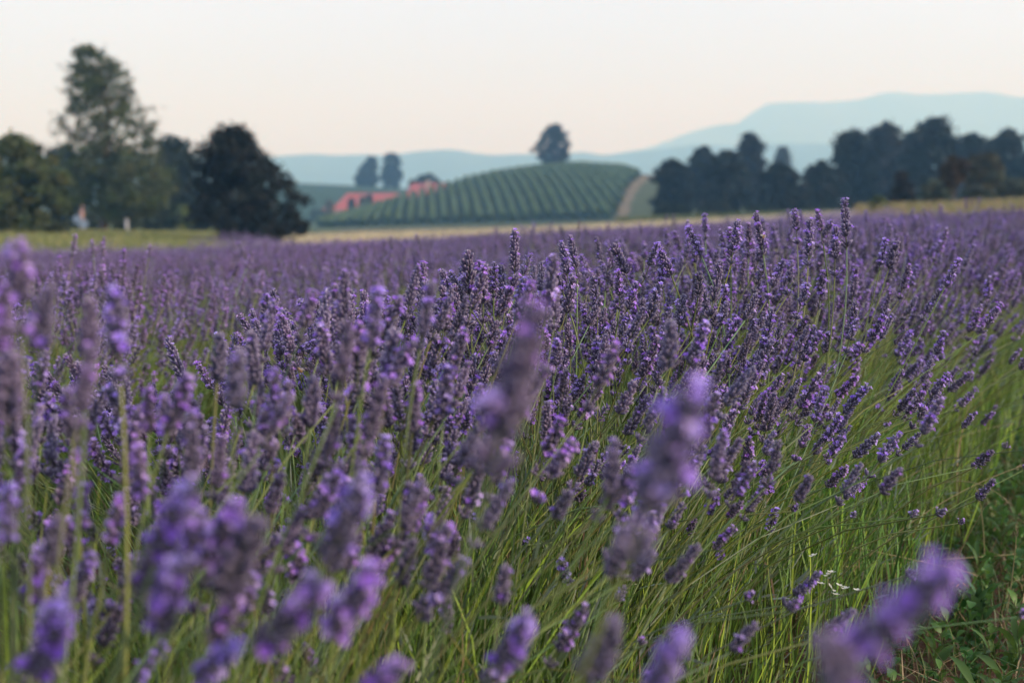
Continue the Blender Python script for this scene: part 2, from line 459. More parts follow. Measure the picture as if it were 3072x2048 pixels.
# ------------------------------------------------------------------ trees
def tree(name, D, env, n_clump, n_leaf, leaf, colr, label, cat='tree', group=None, trunk_px=None, trunk_r=None, dens=None, seed=0, clump=0.10, bark=(0.07, 0.055, 0.045), flat=1.0, base_z=None, spread=0.25, stray=0.06, dense=True, lobes=0.13):
    """env: (photo y, left x, right x) outline of the crown at depth D, top first"""
    rng = np.random.default_rng(seed + 1000)
    if dense: n_clump = int(n_clump * 2.3); leaf = leaf * 1.15; clump = clump * 0.85
    env = np.array(env, float)
    yt, yb = env[0, 0], env[-1, 0]
    pxm = trunk_px if trunk_px is not None else 0.5 * (env[:, 1].mean() + env[:, 2].mean())
    bx = Xat(pxm, D)
    bz = gz(bx, D) if base_z is None else base_z
    base = np.array([bx, D, bz])
    root = empty(name, base, label, cat, group)
    s = D / F
    hgt = (yb - yt) * s
    # clump centres
    cs, rad, yy = [], [], []
    f1, f2, f3, hp = rng.uniform(0, 6.28), rng.uniform(0, 6.28), rng.uniform(0, 6.28), yb - yt
    while len(cs) < n_clump:
        rd = clump * (yb - yt) * rng.uniform(0.6, 1.25)
        y = rng.uniform(yt + 0.1 * rd, yb - 0.2 * rd)
        l, r_ = np.interp(y, env[:, 0], env[:, 1]), np.interp(y, env[:, 0], env[:, 2])
        w = max((r_ - l) * 0.5 - 0.05 * rd, 0.3 * (r_ - l) * 0.5)
        wmax = ((env[:, 2] - env[:, 1]) * 0.5).max()
        if rng.random() > (0.4 + 0.6 * w / wmax): continue
        if dens is not None and rng.random() > np.interp(y, [d[0] for d in dens], [d[1] for d in dens]): continue
        a = rng.uniform(0, 2 * math.pi); q = rng.random() ** 0.5 * 0.94
        w *= min(1.10, 0.97 + lobes * (math.sin(3 * a + f1 + y / hp * 7) + 0.8 * math.sin(2 * a + y / hp * 13 + f2) + 0.6 * math.sin(5 * a + y / hp * 17 + f3)))
        cs.append([(l + r_) * 0.5 + w * q * math.cos(a) * 0.97, y, w * q * math.sin(a) * flat]); yy.append(y)
        rad.append(rd * s)
    cs = np.array(cs); rad = np.array(rad)
    C3 = np.stack([(cs[:, 0] - 1536) * s, D + cs[:, 2] * s, H + (HORIZON - cs[:, 1]) * s], -1) - base
    C3[:, 2] = np.maximum(C3[:, 2], 0.12)
    # leaves
    n = n_clump * n_leaf
    ci = np.repeat(np.arange(n_clump), n_leaf)
    d = unit(rng.normal(0, 1, (n, 3))) * (rng.random((n, 1)) ** 0.45) * rad[ci][:, None] * np.array([1.15, 1.15, 0.8])
    st = rng.random(n) < stray
    d[st] *= 1.7
    c = C3[ci] + d
    c[:, 2] = np.maximum(c[:, 2], 0.05)
    ax = unit(rng.normal(0, 1, (n, 3)) + np.array([0, 0, -0.2])); bx2 = unit(np.cross(ax, rng.normal(0, 1, (n, 3))))
    L = leaf * rng.uniform(0.6, 1.3, (n, 1))
    v = np.stack([c - ax * L, c + bx2 * L * 0.55, c + ax * L, c - bx2 * L * 0.55], 1).reshape(-1, 3)
    i4 = np.arange(n)[:, None] * 4
    f = np.concatenate([i4 + [0, 1, 2], i4 + [0, 2, 3]])
    cl = rng.normal(1, spread, n_clump).clip(0.5, 1.7)[ci] * rng.normal(1, 0.15, n).clip(0.6, 1.5)
    cc = np.tile(colr, (n, 1)) * cl[:, None]
    cc[:, 0] *= rng.normal(1, 0.12, n_clump).clip(0.7, 1.4)[ci]
    mb = MB(); mb.add(v, f, rep(cc.clip(0.005, 0.6), 4))
    obj('crown', mb.mesh('crown', [M_leaf]), root)
    # trunk and limbs
    tr = trunk_r if trunk_r else max(0.05, hgt * 0.022)
    ttop = C3[:, 2].min() + (C3[:, 2].max() - C3[:, 2].min()) * 0.72
    z = np.linspace(-0.25, ttop, 9)
    cx = np.interp(z, [0, ttop], [0, C3[:, 0].mean() * 0.8])
    path = np.stack([cx + rng.normal(0, tr * 0.25, 9), rng.normal(0, tr * 0.25, 9), z], -1)[None]
    rd = tr * np.linspace(1.15, 0.22, 9)[None]; rd[0, 0] *= 1.3
    mt = MB(); v, f = tubes(path, rd, 9); mt.add(v, f, bark)
    pick = rng.choice(n_clump, min(n_clump, 46), replace=False)
    p2 = C3[pick]
    zz = np.clip(p2[:, 2] * rng.uniform(0.35, 0.8, len(pick)), ttop * 0.12, ttop * 0.95)
    p0 = np.stack([np.interp(zz, z, path[0, :, 0]), np.interp(zz, z, path[0, :, 1]), zz], -1)
    p1 = (p0 + p2) * 0.5 + np.array([0, 0, 0.06 * hgt])
    br = bez(p0, p1, p2, 5)
    v, f = tubes(br, tr * 0.34 * np.linspace(1, 0.18, 5)[None] * rng.uniform(0.5, 1, (len(pick), 1)), 5); mt.add(v, f, bark)
    obj('trunk', mt.mesh('trunk', [M_bark]), root)
    return root

OLIVE, DARKG, BLUEG, MIDG, YELG = (0.085, 0.105, 0.035), (0.022, 0.030, 0.018), (0.014, 0.020, 0.017), (0.06, 0.085, 0.03), (0.13, 0.15, 0.045)
# left group
tree('tall_tree', 95, [(152, 255, 290), (175, 225, 350), (210, 208, 395), (270, 205, 415), (310, 200, 420), (335, 170, 470), (370, 165, 495), (420, 178, 500), (470, 190, 512), (520, 205, 530), (580, 225, 535), (620, 245, 520), (655, 280, 470)],
     820, 32, 0.125, (0.062, 0.078, 0.027), 'tall airy tree with sky showing through its top', trunk_px=312, trunk_r=0.24, dens=[(150, 0.5), (430, 0.45), (500, 1.0), (655, 1.0)], seed=1, clump=0.042, dense=False, bark=(0.08, 0.055, 0.04), stray=0.14, lobes=0.08)
tree('broadleaf_tree', 66, [(418, 20, 60), (440, -10, 110), (470, -60, 160), (520, -110, 215), (570, -140, 255), (620, -150, 262), (665, -130, 225), (695, -90, 160)],
     120, 75, 0.11, (0.075, 0.095, 0.036), 'spreading olive green tree on the grassy bank beside the sign pole', trunk_px=12, trunk_r=0.16, seed=2, clump=0.095, stray=0.1, spread=0.32)
tree('evergreen_oak', 66, [(388, 695, 722), (410, 655, 745), (425, 640, 792), (460, 612, 815), (500, 585, 845), (550, 556, 892), (600, 545, 925), (650, 552, 936), (690, 580, 920), (715, 620, 880), (728, 640, 850)],
     130, 70, 0.10, (0.010, 0.013, 0.010), 'dense dark evergreen oak with a round crown down to the ground', trunk_px=745, trunk_r=0.16, seed=3, clump=0.085, stray=0.14, spread=0.4, lobes=0.17)
LB = 'trees behind the tall tree'
tree('background_tree', 135, [(438, 170, 200), (470, 150, 240), (540, 140, 270), (620, 130, 280), (685, 150, 270)], 70, 55, 0.2, (0.018, 0.026, 0.016), 'dark low tree behind the spreading olive green tree', group=LB, seed=4)
tree('background_tree', 125, [(418, 505, 540), (440, 480, 580), (480, 470, 600), (560, 460, 610), (640, 460, 620), (690, 480, 610)], 80, 55, 0.18, (0.022, 0.032, 0.018), 'rounded dark tree between the tall tree and the evergreen oak', group=LB, seed=5)
for k, (a, b, t, c) in enumerate([(330, 440, 605, (0.03, 0.045, 0.02)), (420, 545, 590, (0.02, 0.036, 0.024)), (505, 585, 620, (0.10, 0.13, 0.04)), (250, 345, 625, (0.05, 0.06, 0.03)), (560, 660, 580, (0.018, 0.028, 0.018))]):
    tree('shrub', 104 + 3 * k, [(t, a + 25, b - 25), (t + 25, a + 5, b - 5), (670, a, b), (696, a + 10, b - 10)], 36, 50, 0.13, c,
         ['olive green shrub behind the white post', 'dark green shrub under the right side of the tall tree', 'pale yellow green shrub beside the evergreen oak', 'dull green shrub behind the sign pole', 'dark shrub tucked behind the evergreen oak'][k], 'shrub', 'shrubs under the left trees', seed=10 + k)
# lone tree and trees by the farm
lz = float(hill_z(np.array([Xat(1660, 399.)]), np.array([399.]))[0])
tree('lone_tree', 399, [(380, 1658, 1674), (390, 1634, 1692), (408, 1610, 1706), (430, 1600, 1714), (458, 1596, 1718), (475, 1602, 1716), (487, 1620, 1704), (494, 1645, 1682)], 80, 48, 0.30, (0.022, 0.021, 0.022), 'lone round tree on top of the vineyard hill', trunk_px=1662, trunk_r=0.35, seed=30, base_z=lz, clump=0.095, stray=0.16, lobes=0.08)
fz = lambda px: H + (HORIZON - np.interp(px, [900, 1050, 1200], [552, 558, 566])) / F * 612
tree('hill_tree', 612, [(476, 1105, 1125), (492, 1096, 1132), (512, 1070, 1140), (535, 1064, 1140), (560, 1066, 1138)], 60, 50, 0.6, (0.02, 0.025, 0.025), 'dark lobed tree on the low hill behind the farm', group='trees on the low hill', seed=31, base_z=float(fz(1100)))
tree('hill_tree', 616, [(466, 1165, 1190), (480, 1152, 1205), (510, 1148, 1209), (540, 1144, 1206), (564, 1150, 1200)], 50, 45, 0.55, (0.022, 0.026, 0.028), 'taller paler tree beside the dark lobed one on the low hill', group='trees on the low hill', seed=32, base_z=float(fz(1180)))
tree('farm_tree', 480, [(526, 1265, 1300), (538, 1235, 1322), (552, 1215, 1335), (575, 1210, 1340), (600, 1215, 1335)], 55, 45, 0.5, (0.035, 0.055, 0.03), 'dark green tree rising behind the red roofed farmhouse', seed=33)
for k, (x, t, w, b) in enumerate([(1057, 596, 8, 645), (1110, 584, 8, 640)]):
    tree('cypress_tree', 414, [(t, x - 2, x + 2), (t + 15, x - w, x + w), (b - 10, x - w, x + w), (b, x - 4, x + 4)], 40, 40, 0.3, (0.02, 0.028, 0.022), 'narrow dark cypress in front of the long barn', group='cypresses in front of the barn', seed=40 + k, clump=0.12, trunk_r=0.15)
for k, (x, t, w, b) in enumerate([(1092, 592, 14, 640), (992, 600, 14, 650), (1150, 625, 40, 652), (960, 632, 40, 660)]):
    tree('garden_shrub', 408, [(t, x - w * .5, x + w * .5), (t + 12, x - w, x + w), (b - 8, x - w, x + w), (b, x - w, x + w)], 30, 40, 0.4, [(0.12, 0.12, 0.05), (0.14, 0.12, 0.06), (0.05, 0.08, 0.04), (0.05, 0.075, 0.045)][k],
         ['yellow green bush between the two cypresses', 'tan green bush at the end of the long barn', 'low green bush in front of the long barn', 'low green hedge bush left of the barn'][k], 'shrub', seed=45 + k, trunk_r=0.12)
# right group
RG = 'trees of the dark wood'
right = [
 (170, [(488, 1990, 2045), (510, 1962, 2070), (560, 1948, 2085), (610, 1950, 2085), (635, 1960, 2080)], BLUEG, 'rounded dark tree next to the vineyard track'),
 (192, [(450, 2085, 2125), (465, 2068, 2140), (500, 2058, 2150), (600, 2050, 2160)], BLUEG, 'round topped tree behind the rounded dark tree at the track'),
 (164, [(462, 2160, 2200), (480, 2125, 2235), (530, 2105, 2252), (590, 2102, 2256), (635, 2120, 2245)], (0.018, 0.025, 0.02), 'big round tree at the front of the dark wood'),
 (205, [(412, 2230, 2262), (425, 2216, 2275), (470, 2208, 2288), (540, 2200, 2300), (620, 2205, 2300)], (0.016, 0.019, 0.02), 'tall thin crowned tree rising behind the big round one'),
 (330, [(450, 2335, 2348), (470, 2322, 2360), (510, 2312, 2375), (600, 2310, 2380)], (0.06, 0.075, 0.07), 'pale distant tree seen through the gap in the dark wood'),
 (150, [(500, 2300, 2350), (520, 2275, 2400), (560, 2262, 2440), (610, 2260, 2450), (648, 2275, 2440)], BLUEG, 'low wide tree under the gap in the dark wood'),
 (156, [(492, 2440, 2480), (510, 2410, 2510), (560, 2390, 2530), (620, 2385, 2540), (648, 2400, 2530)], BLUEG, 'low dark tree right of the gap in the dark wood'),
 (172, [(404, 2535, 2580), (420, 2490, 2595), (440, 2484, 2600), (500, 2478, 2615), (580, 2470, 2620), (640, 2480, 2610)], BLUEG, 'tall dark tree at the gap in the dark wood'),
 (190, [(380, 2625, 2670), (398, 2600, 2685), (440, 2590, 2695), (520, 2585, 2700), (620, 2590, 2700)], (0.024, 0.025, 0.024), 'greyish tall tree in the middle of the dark wood'),
 (168, [(364, 2790, 2825), (378, 2755, 2845), (410, 2705, 2858), (460, 2690, 2862), (540, 2685, 2865), (630, 2700, 2860)], BLUEG, 'tallest tree of the dark wood with an open top'),
 (186, [(408, 2890, 2930), (425, 2868, 2950), (480, 2855, 2960), (600, 2850, 2970)], BLUEG, 'dark tree right of the tallest one'),
 (174, [(400, 2985, 3030), (420, 2952, 3065), (460, 2938, 3090), (540, 2930, 3100), (620, 2940, 3090)], (0.018, 0.024, 0.018), 'wide dark tree at the end of the wood over the grey shrubs'),
 (170, [(455, 3110, 3160), (480, 3070, 3200), (560, 3060, 3220), (620, 3070, 3210)], (0.018, 0.024, 0.018), 'lower dark tree beyond the wide one at the end of the wood'),
 (212, [(418, 2600, 2690), (440, 2560, 2725), (500, 2550, 2740), (630, 2550, 2740)], (0.018, 0.022, 0.02), 'dark tree filling the back of the wood behind the greyish one'),
 (214, [(405, 2690, 2745), (430, 2665, 2775), (520, 2650, 2790), (630, 2650, 2790)], (0.016, 0.021, 0.019), 'dark tree behind the left side of the tallest one'),
 (210, [(425, 2835, 2890), (450, 2810, 2920), (520, 2800, 2930), (630, 2800, 2930)], (0.016, 0.021, 0.019), 'dark tree behind the right side of the tallest one'),
 (216, [(432, 2930, 2990), (455, 2905, 3010), (540, 2890, 3030), (630, 2890, 3030)], (0.018, 0.022, 0.02), 'dark tree filling the gap before the wide one'),
 (208, [(480, 2080, 2150), (510, 2040, 2190), (560, 2030, 2200), (630, 2030, 2200)], (0.016, 0.021, 0.019), 'dark tree filling the wood behind the big round one'),
]
for k, (D, env, c, lab) in enumerate(right):
    env[0] = (env[0][0] - 4, .5 * (env[0][1] + env[0][2]) - 5, .5 * (env[0][1] + env[0][2]) + 5)
    tree('woodland_tree', D, env, 85, 55, 0.23, c, lab, group=RG, seed=60 + k, clump=0.08, stray=0.18, trunk_r=0.22)
tree('conifer', 84, [(520, 2694, 2704), (550, 2680, 2718), (590, 2660, 2736), (625, 2650, 2750), (640, 2665, 2740)], 60, 60, 0.09, (0.022, 0.02, 0.018), 'dark pointed conifer on the dry bank', seed=80, clump=0.11)
tree('young_tree', 76, [(474, 2850, 2862), (490, 2825, 2888), (515, 2812, 2895), (540, 2818, 2885), (552, 2840, 2870)], 40, 55, 0.10, (0.06, 0.038, 0.016), 'small rusty leaved tree with a bare trunk on the dry bank', trunk_px=2856, trunk_r=0.09, seed=81, clump=0.16)
for k, (D, a, b, t, bo, c, lab) in enumerate([(82, 2752, 2850, 545, 628, (0.085, 0.10, 0.065), 'grey green shrub between the conifer and the rusty tree'), (90, 2888, 2996, 470, 625, (0.065, 0.058, 0.03), 'brownish olive tall shrub right of the rusty tree'),
        (80, 2880, 2975, 560, 622, (0.09, 0.10, 0.07), 'pale grey shrub at the foot of the tall brownish shrub'), (84, 2965, 3090, 540, 622, (0.075, 0.085, 0.06), 'wide grey shrub at the end of the dry bank'),
        (70, 2600, 2660, 592, 645, (0.08, 0.11, 0.04), 'green bush at the foot of the dark conifer')]):
    tree('bank_shrub', D, [(t, a + 25, b - 25), (t + 20, a + 5, b - 5), (bo - 20, a, b), (bo, a + 8, b - 8)], 42, 55, 0.11, c, lab, 'shrub', 'shrubs on the dry bank', seed=85 + k, clump=0.14)
for k, (a, b, t) in enumerate([(1955, 2080, 618), (2090, 2200, 612), (2225, 2330, 620), (2395, 2500, 622), (2490, 2600, 612), (2580, 2680, 600)]):
    tree('hedge_bush', 146 - 2 * k, [(t, a + 30, b - 30), (t + 10, a + 5, b - 5), (640, a, b), (650, a + 5, b - 5)], 36, 45, 0.2, (0.018, 0.027, 0.02), ['low bush in front of the rounded tree at the track', 'low bush in front of the big round tree', 'low bush below the gap in the wood', 'low bush in front of the low dark tree', 'low bush in front of the tall dark tree', 'low bush in front of the greyish tall tree'][k], 'shrub', 'low bushes along the foot of the wood', seed=95 + k, clump=0.2)

# ------------------------------------------------------------------ farm buildings
def farm(name, D, pl, pr, z_eave, z_ridge, depth, hip_l, hip_r, label, wins, chimney=None, roofc=(0.36, 0.095, 0.09)):
    xl, xr = Xat(pl, D), Xat(pr, D)
    xm = 0.5 * (xl + xr); w = xr - xl
    zb = gz(xm, D) - 0.3
    root = empty(name, (xm, D, zb), label, 'building')
    h = z_eave - zb
    mb = MB(); mb.box(-w / 2, w / 2, 0, depth, 0, h, (0.62, 0.58, 0.52)); obj('wall', mb.mesh('wall', [M_wall], True), root)
    mb = MB(); e = 0.5; hr = z_ridge - zb
    a = [(-w / 2 - e, -e, h - .1), (w / 2 + e, -e, h - .1), (w / 2 + e, depth + e, h - .1), (-w / 2 - e, depth + e, h - .1), (-w / 2 + hip_l, depth / 2, hr), (w / 2 - hip_r, depth / 2, hr)]
    up = [(x, y, z + 0.16) for x, y, z in a]
    for (i, j, k2, l2) in ((0, 1, 5, 4), (2, 3, 4, 5)): mb.quad(up[i], up[j], up[k2], up[l2], roofc)
    mb.add([up[1], up[2], up[5]], [[0, 1, 2]], roofc); mb.add([up[3], up[0], up[4]], [[0, 1, 2]], roofc)
    for i in range(4): mb.quad(a[i], a[(i + 1) % 4], up[(i + 1) % 4], up[i], (0.35, 0.12, 0.09))
    mb.quad(a[3], a[2], a[1], a[0], (0.3, 0.25, 0.2))
    rf = obj('roof', mb.mesh('roof', [M_roof], True), root)
    rc = MB(); rc.add(*tubes(np.array([[up[4], up[5]]]) + np.array([0, 0, 0.03]), np.full((1, 2), 0.14), 8), np.array(roofc) * 0.9)
    obj('ridge_tiles', rc.mesh('ridge_tiles', [M_roof]), rf)
    if chimney is not None:
        c = MB(); zc0 = hr - 1.2
        c.box(chimney - .5, chimney + .5, depth * .32, depth * .32 + 0.9, zc0, hr + 0.9, (0.5, 0.4, 0.33)); c.box(chimney - .62, chimney + .62, depth * .32 - .12, depth * .32 + 1.02, hr + 0.9, hr + 1.1, (0.4, 0.2, 0.15))
        obj('chimney', c.mesh('chimney', [M_wall], True), rf)
    for fx, fzz in wins:
        wm = MB(); x = -w / 2 + fx * w; z = fzz * h
        wm.box(x - .55, x + .55, -0.05, 0.02, z - .7, z + .7, (0.45, 0.42, 0.38))
        wo = obj('window', wm.mesh('window', [M_wall], True), root)
        pm = MB(); pm.box(x - .42, x + .42, -0.07, -0.04, z - .57, z + .57, (0.03, 0.035, 0.04)); obj('pane', pm.mesh('pane', [M_glass], True), wo)
    dm = MB(); dm.box(-0.6, 0.6, -0.06, 0.03, 0.2, 2.4, (0.12, 0.07, 0.04)); obj('door', dm.mesh('door', [M_paint], True), root)
zz = lambda y, D: H + (HORIZON - y) / F * D
farm('barn', 428, 1003, 1203, zz(630, 428), zz(583, 432), 9, 3.5, 1.0, 'long low barn with a red tiled roof behind the two cypresses', [(0.15, .55), (0.35, .55), (0.7, .55), (0.88, .55)])
farm('farmhouse', 446, 1216, 1392, zz(596, 446), zz(553, 450), 10, 2.0, 3.0, 'taller red roofed farmhouse with a chimney behind the hill shoulder', [(.12, .75), (.3, .75), (.6, .75), (.85, .75), (.2, .35), (.7, .35)], chimney=-2.2)
farm('shed', 424, 968, 1000, zz(634, 424), zz(617, 426), 4, 1.2, 0.6, 'small red roofed shed at the end of the long barn', [(0.25, .5)])
def pole():
    D = 455; x = Xat(1396, D); z = gz(x, D)
    root = empty('utility_pole', (x, D, z), 'thin utility pole standing right of the farmhouse roof', 'pole')
    t = zz(536, D) - z
    mb = MB(); mb.add(*tubes(np.array([[(0, 0, -.4), (0, 0, t)]]), np.array([[.16, .1]]), 8), (0.12, 0.10, 0.08)); obj('post', mb.mesh('post', [M_bark]), root)
    mb = MB(); mb.box(-0.9, 0.9, -.17, -.105, t - .8, t - .62, (0.12, 0.10, 0.08)); obj('crossarm', mb.mesh('crossarm', [M_bark], True), root)
pole()
# posts on the left bank
def post(px, D, yt, r, colr, name, label, extra=None):
    x = Xat(px, D); z = gz(x, D)
    root = empty(name, (x, D, z), label, 'post')
    h = zz(yt, D) - z
    mb = MB(); mb.add(*tubes(np.array([[(0, 0, -.3), (0, 0, h * .5), (0, 0, h), (0, 0, h + .01)]]), np.array([[r, r, r, 0.001]]), 10), colr)
    obj('shaft', mb.mesh('shaft', [M_paint]), root)
    cap = MB(); cap.add(*tubes(np.array([[(0, 0, h * .82), (0, 0, h * .83), (0, 0, h * .9), (0, 0, h * .91)]]), np.array([[r * .9, r * 1.12, r * 1.12, r * .9]]), 10), (0.05, 0.05, 0.055))
    obj('band', cap.mesh('band', [M_paint]), root)
    if extra:
        for (dx, y, s, c) in extra:
            m = MB(); zc = zz(y, D) - z
            ang = np.linspace(0, 2 * math.pi, 18, endpoint=False)
            for y0, y1 in ((-r - .06, -r - .01),):
                front = np.stack([dx + s * np.cos(ang), np.full(18, y0), zc + s * np.sin(ang)], -1); back = front + [0, y1 - y0, 0]
                v = np.concatenate([front, back, [[dx, y0, zc], [dx, y1, zc]]])
                i = np.arange(18); j = (i + 1) % 18
                f = np.concatenate([np.stack([i, j, np.full(18, 36)], -1), np.stack([j + 18, i + 18, np.full(18, 37)], -1), np.stack([i, i + 18, j + 18], -1), np.stack([i, j + 18, j], -1)])
                m.add(v, f, c)
            obj('sign_disc', m.mesh('sign_disc', [M_paint], True), root)
post(384, 90, 656, 0.10, (0.36, 0.36, 0.38), 'white_post', 'short white marker post on the grass under the tall tree')
post(250, 88, 615, 0.13, (0.30, 0.18, 0.16), 'sign_pole', 'pinkish pole with pale blue round signs beside the spreading tree', [(-.22, 658, .26, (0.20, 0.26, 0.34)), (0.14, 672, .28, (0.22, 0.28, 0.36))])

# ------------------------------------------------------------------ lavender flower heads
def head_mesh(rng, L, whorls, per, gap, sides=5, K=4, bloom=0.28, calyx=0.0092, petals=True, open_=1.0):
    """one flower spike; origin where the stem ends, +Z along the axis. Returns an MB"""
    mb = MB()
    zs = gap + np.linspace(0.004, L - 0.007, whorls) if whorls > 1 else np.array([gap])
    low = []
    if gap > 0.012: zs = np.concatenate([[0.003], zs])
    base, dirs, sz, flo = [], [], [], []
    nw = len(zs)
    for i, z in enumerate(zs):
        t = i / max(nw - 1, 1)
        n = int(per * (1.0 if t < 0.8 else 0.75)) + int(rng.integers(-1, 2))
        el0 = lerp(0.95, 0.55, t) * open_
        a0 = rng.uniform(0, 6.28)
        for k in range(max(n, 3)):
            a = a0 + 2 * math.pi * k / n + rng.normal(0, .16)
            el = el0 + rng.normal(0, .16)
            d = np.array([math.cos(a) * math.sin(el), math.sin(a) * math.sin(el), math.cos(el)])
            base.append([math.cos(a) * .0012, math.sin(a) * .0012, z + rng.normal(0, .0011)]); dirs.append(d)
            sz.append(calyx * rng.uniform(.8, 1.15) * lerp(1.05, .92, t ** 2)); flo.append(rng.random() < bloom * (1.4 if t > .8 else 1))
    for k in range(max(3, per // 2)):       # tip tuft
        a = rng.uniform(0, 6.28); el = abs(rng.normal(0, .3))
        base.append([0, 0, zs[-1] + .002]); dirs.append([math.cos(a) * math.sin(el), math.sin(a) * math.sin(el), math.cos(el)]); sz.append(calyx * .95); flo.append(rng.random() < bloom * 1.6)
    base, dirs, sz, flo = np.array(base), np.array(dirs, float), np.array(sz), np.array(flo)
    n = len(base)
    if K == 4:
        ts = np.array([0, .38, .82, 1.0]); rp = np.array([.10, .165, .165, .10])
        ck = np.array([[.036, .033, .038], [.062, .046, .10], [.115, .085, .185], [.42, .36, .46]])
    else:
        ts = np.array([0, .6, 1.0]); rp = np.array([.10, .20, .11]); ck = np.array([[.05, .045, .058], [.09, .062, .15], [.24, .185, .34]])
    paths = base[:, None] + dirs[:, None] * (ts[None, :, None] * sz[:, None, None])
    paths[:, :, 2] += (ts ** 2)[None, :] * sz[:, None] * .22
    v, f = tubes(paths, rp[None] * sz[:, None], sides)
    c = np.repeat((ck[None] * rng.normal(1, .16, (n, 1, 1)).clip(.6, 1.5)).reshape(-1, 3), sides, axis=0)
    mb.add(v, f, c, 0)
    tip = paths[:, -1]
    end = tip - dirs * sz[:, None] * 0.08
    ring = np.arange(n * K * sides).reshape(n, K, sides)[:, -1]
    # close the calyx mouths
    mbv = np.concatenate([v.reshape(n, K * sides, 3)[:, -sides:].reshape(-1, 3), end])
    i = np.arange(n * sides).reshape(n, sides); j = np.roll(i, -1, 1); cen = (n * sides + np.arange(n))[:, None].repeat(sides, 1)
    mb.add(mbv, np.stack([i, j, cen], -1).reshape(-1, 3), (0.08, 0.055, 0.14), 0)
    # open florets
    if petals:
        q = np.where(flo)[0]
        for k in q:
            d = dirs[k] + np.array([0, 0, .25]); d /= np.linalg.norm(d)
            p = tip[k] - d * .001
            a = np.cross(d, [0.3, 0.2, 1]); a /= np.linalg.norm(a); b = np.cross(d, a)
            L2 = sz[k] * rng.uniform(.38, .62)
            colr = np.array(rng.choice(3, p=[.55, .25, .2]) == np.arange(3)) @ np.array([[.46, .27, .86], [.62, .46, .92], [.36, .17, .76]])
            np_ = 5 if sides >= 5 else 3
            a0 = rng.uniform(0, 6.28)
            for h in range(np_):
                an = a0 + h * 2 * math.pi / np_
                o = a * math.cos(an) + b * math.sin(an); s_ = -a * math.sin(an) + b * math.cos(an)
                m0 = p + d * L2 * .4
                mb.add([p, m0 + o * L2 * .38 - s_ * L2 * .28 + d * L2 * .1, m0 + o * L2 * .85 + d * L2 * .15, m0 + o * L2 * .38 + s_ * L2 * .28 + d * L2 * .1],
                       [[0, 1, 2], [0, 2, 3]], [colr * .7, colr, colr * 1.15, colr], 1)
    # stalk inside the head
    v, f = tubes(np.array([[(0, 0, -.002), (0, 0, gap * .5 + .001), (0, 0, gap + L * .8)]]), np.array([[.0011, .0011, .0006]]), 4)
    mb.add(v, f, (.10, .115, .06), 2)
    return mb
HM = [M_calyx, M_petal, M_stem]
hr_ = np.random.default_rng(11)
HEADS = []
for k in range(16):
    L = hr_.uniform(.043, .066); gap = [0, .016, .022, 0, .018, .028, 0, .02][k % 8]
    mb = head_mesh(hr_, L, int(round(L / .0066)), int(hr_.integers(8, 11)), gap, bloom=[.04, .16, .09, .24][k % 4])
    HEADS.append((mb.mesh('flower_spike_%d' % k, HM), L + gap))
SMALL = []
for k in range(6):
    L = hr_.uniform(.012, .03)
    mb = head_mesh(hr_, L, max(2, int(round(L / .0066))), 7, 0, bloom=.2, calyx=.0085)
    SMALL.append((mb.mesh('small_flower_spike_%d' % k, HM), L))
LOD = []
for k in range(6):
    L = hr_.uniform(.038, .06)
    LOD.append((head_mesh(hr_, L, int(round(L / .0095)), 6, [0, .018, .022][k % 3], sides=3, K=3, bloom=.2, calyx=.0105).arrays(), L))

def rot_to(d, spin):
    """(N,3) axes, (N,) spin -> (N,3,3) matrices whose Z is the axis"""
    z = unit(d); r = np.where(np.abs(z[:, 2:3]) > .95, np.array([1., 0, 0]), np.array([0, 0, 1.]))
    x = unit(np.cross(r, z)); y = np.cross(z, x)
    c, s = np.cos(spin)[:, None], np.sin(spin)[:, None]
    return np.stack([x * c + y * s, -x * s + y * c, z], -1)

def bush_layout(rng, n, thmax=52, Lm=.655, dense=True):
    out_ = []
    ph, th, rt = [], [], []
    while len(ph) < n:
        t = math.acos(1 - rng.random() * (1 - math.cos(math.radians(thmax))))
        if rng.random() > np.interp(math.degrees(t), [0, 20, 32, 42, 52], [1, 1, .55, .28, .14]): continue
        th.append(t); ph.append(rng.uniform(0, 2 * math.pi))
    th, ph = np.array(th), np.array(ph)
    L = rng.normal(Lm, .055, n).clip(.45, .80) * (1 - .10 * th / math.radians(thmax))
    rr = .25 * np.sqrt(rng.random(n)); ra = rng.uniform(0, 6.28, n)
    root = np.stack([rr * np.cos(ra) + .30 * np.cos(ph) * th, rr * np.sin(ra) + .30 * np.sin(ph) * th, rng.uniform(.03, .14, n)], -1)
    d = np.stack([np.sin(th) * np.cos(ph), np.sin(th) * np.sin(ph), np.cos(th)], -1)
    d0 = np.stack([np.sin(th * .34) * np.cos(ph), np.sin(th * .34) * np.sin(ph), np.cos(th * .34)], -1)
    tip = root + L[:, None] * d
    ctl = root + (L * .52)[:, None] * d0 + rng.normal(0, .04, (n, 3))
    ax = unit(unit(tip - ctl) + np.array([0, 0, .8]) + rng.normal(0, .17, (n, 3)))
    return root, ctl, tip, ax, th

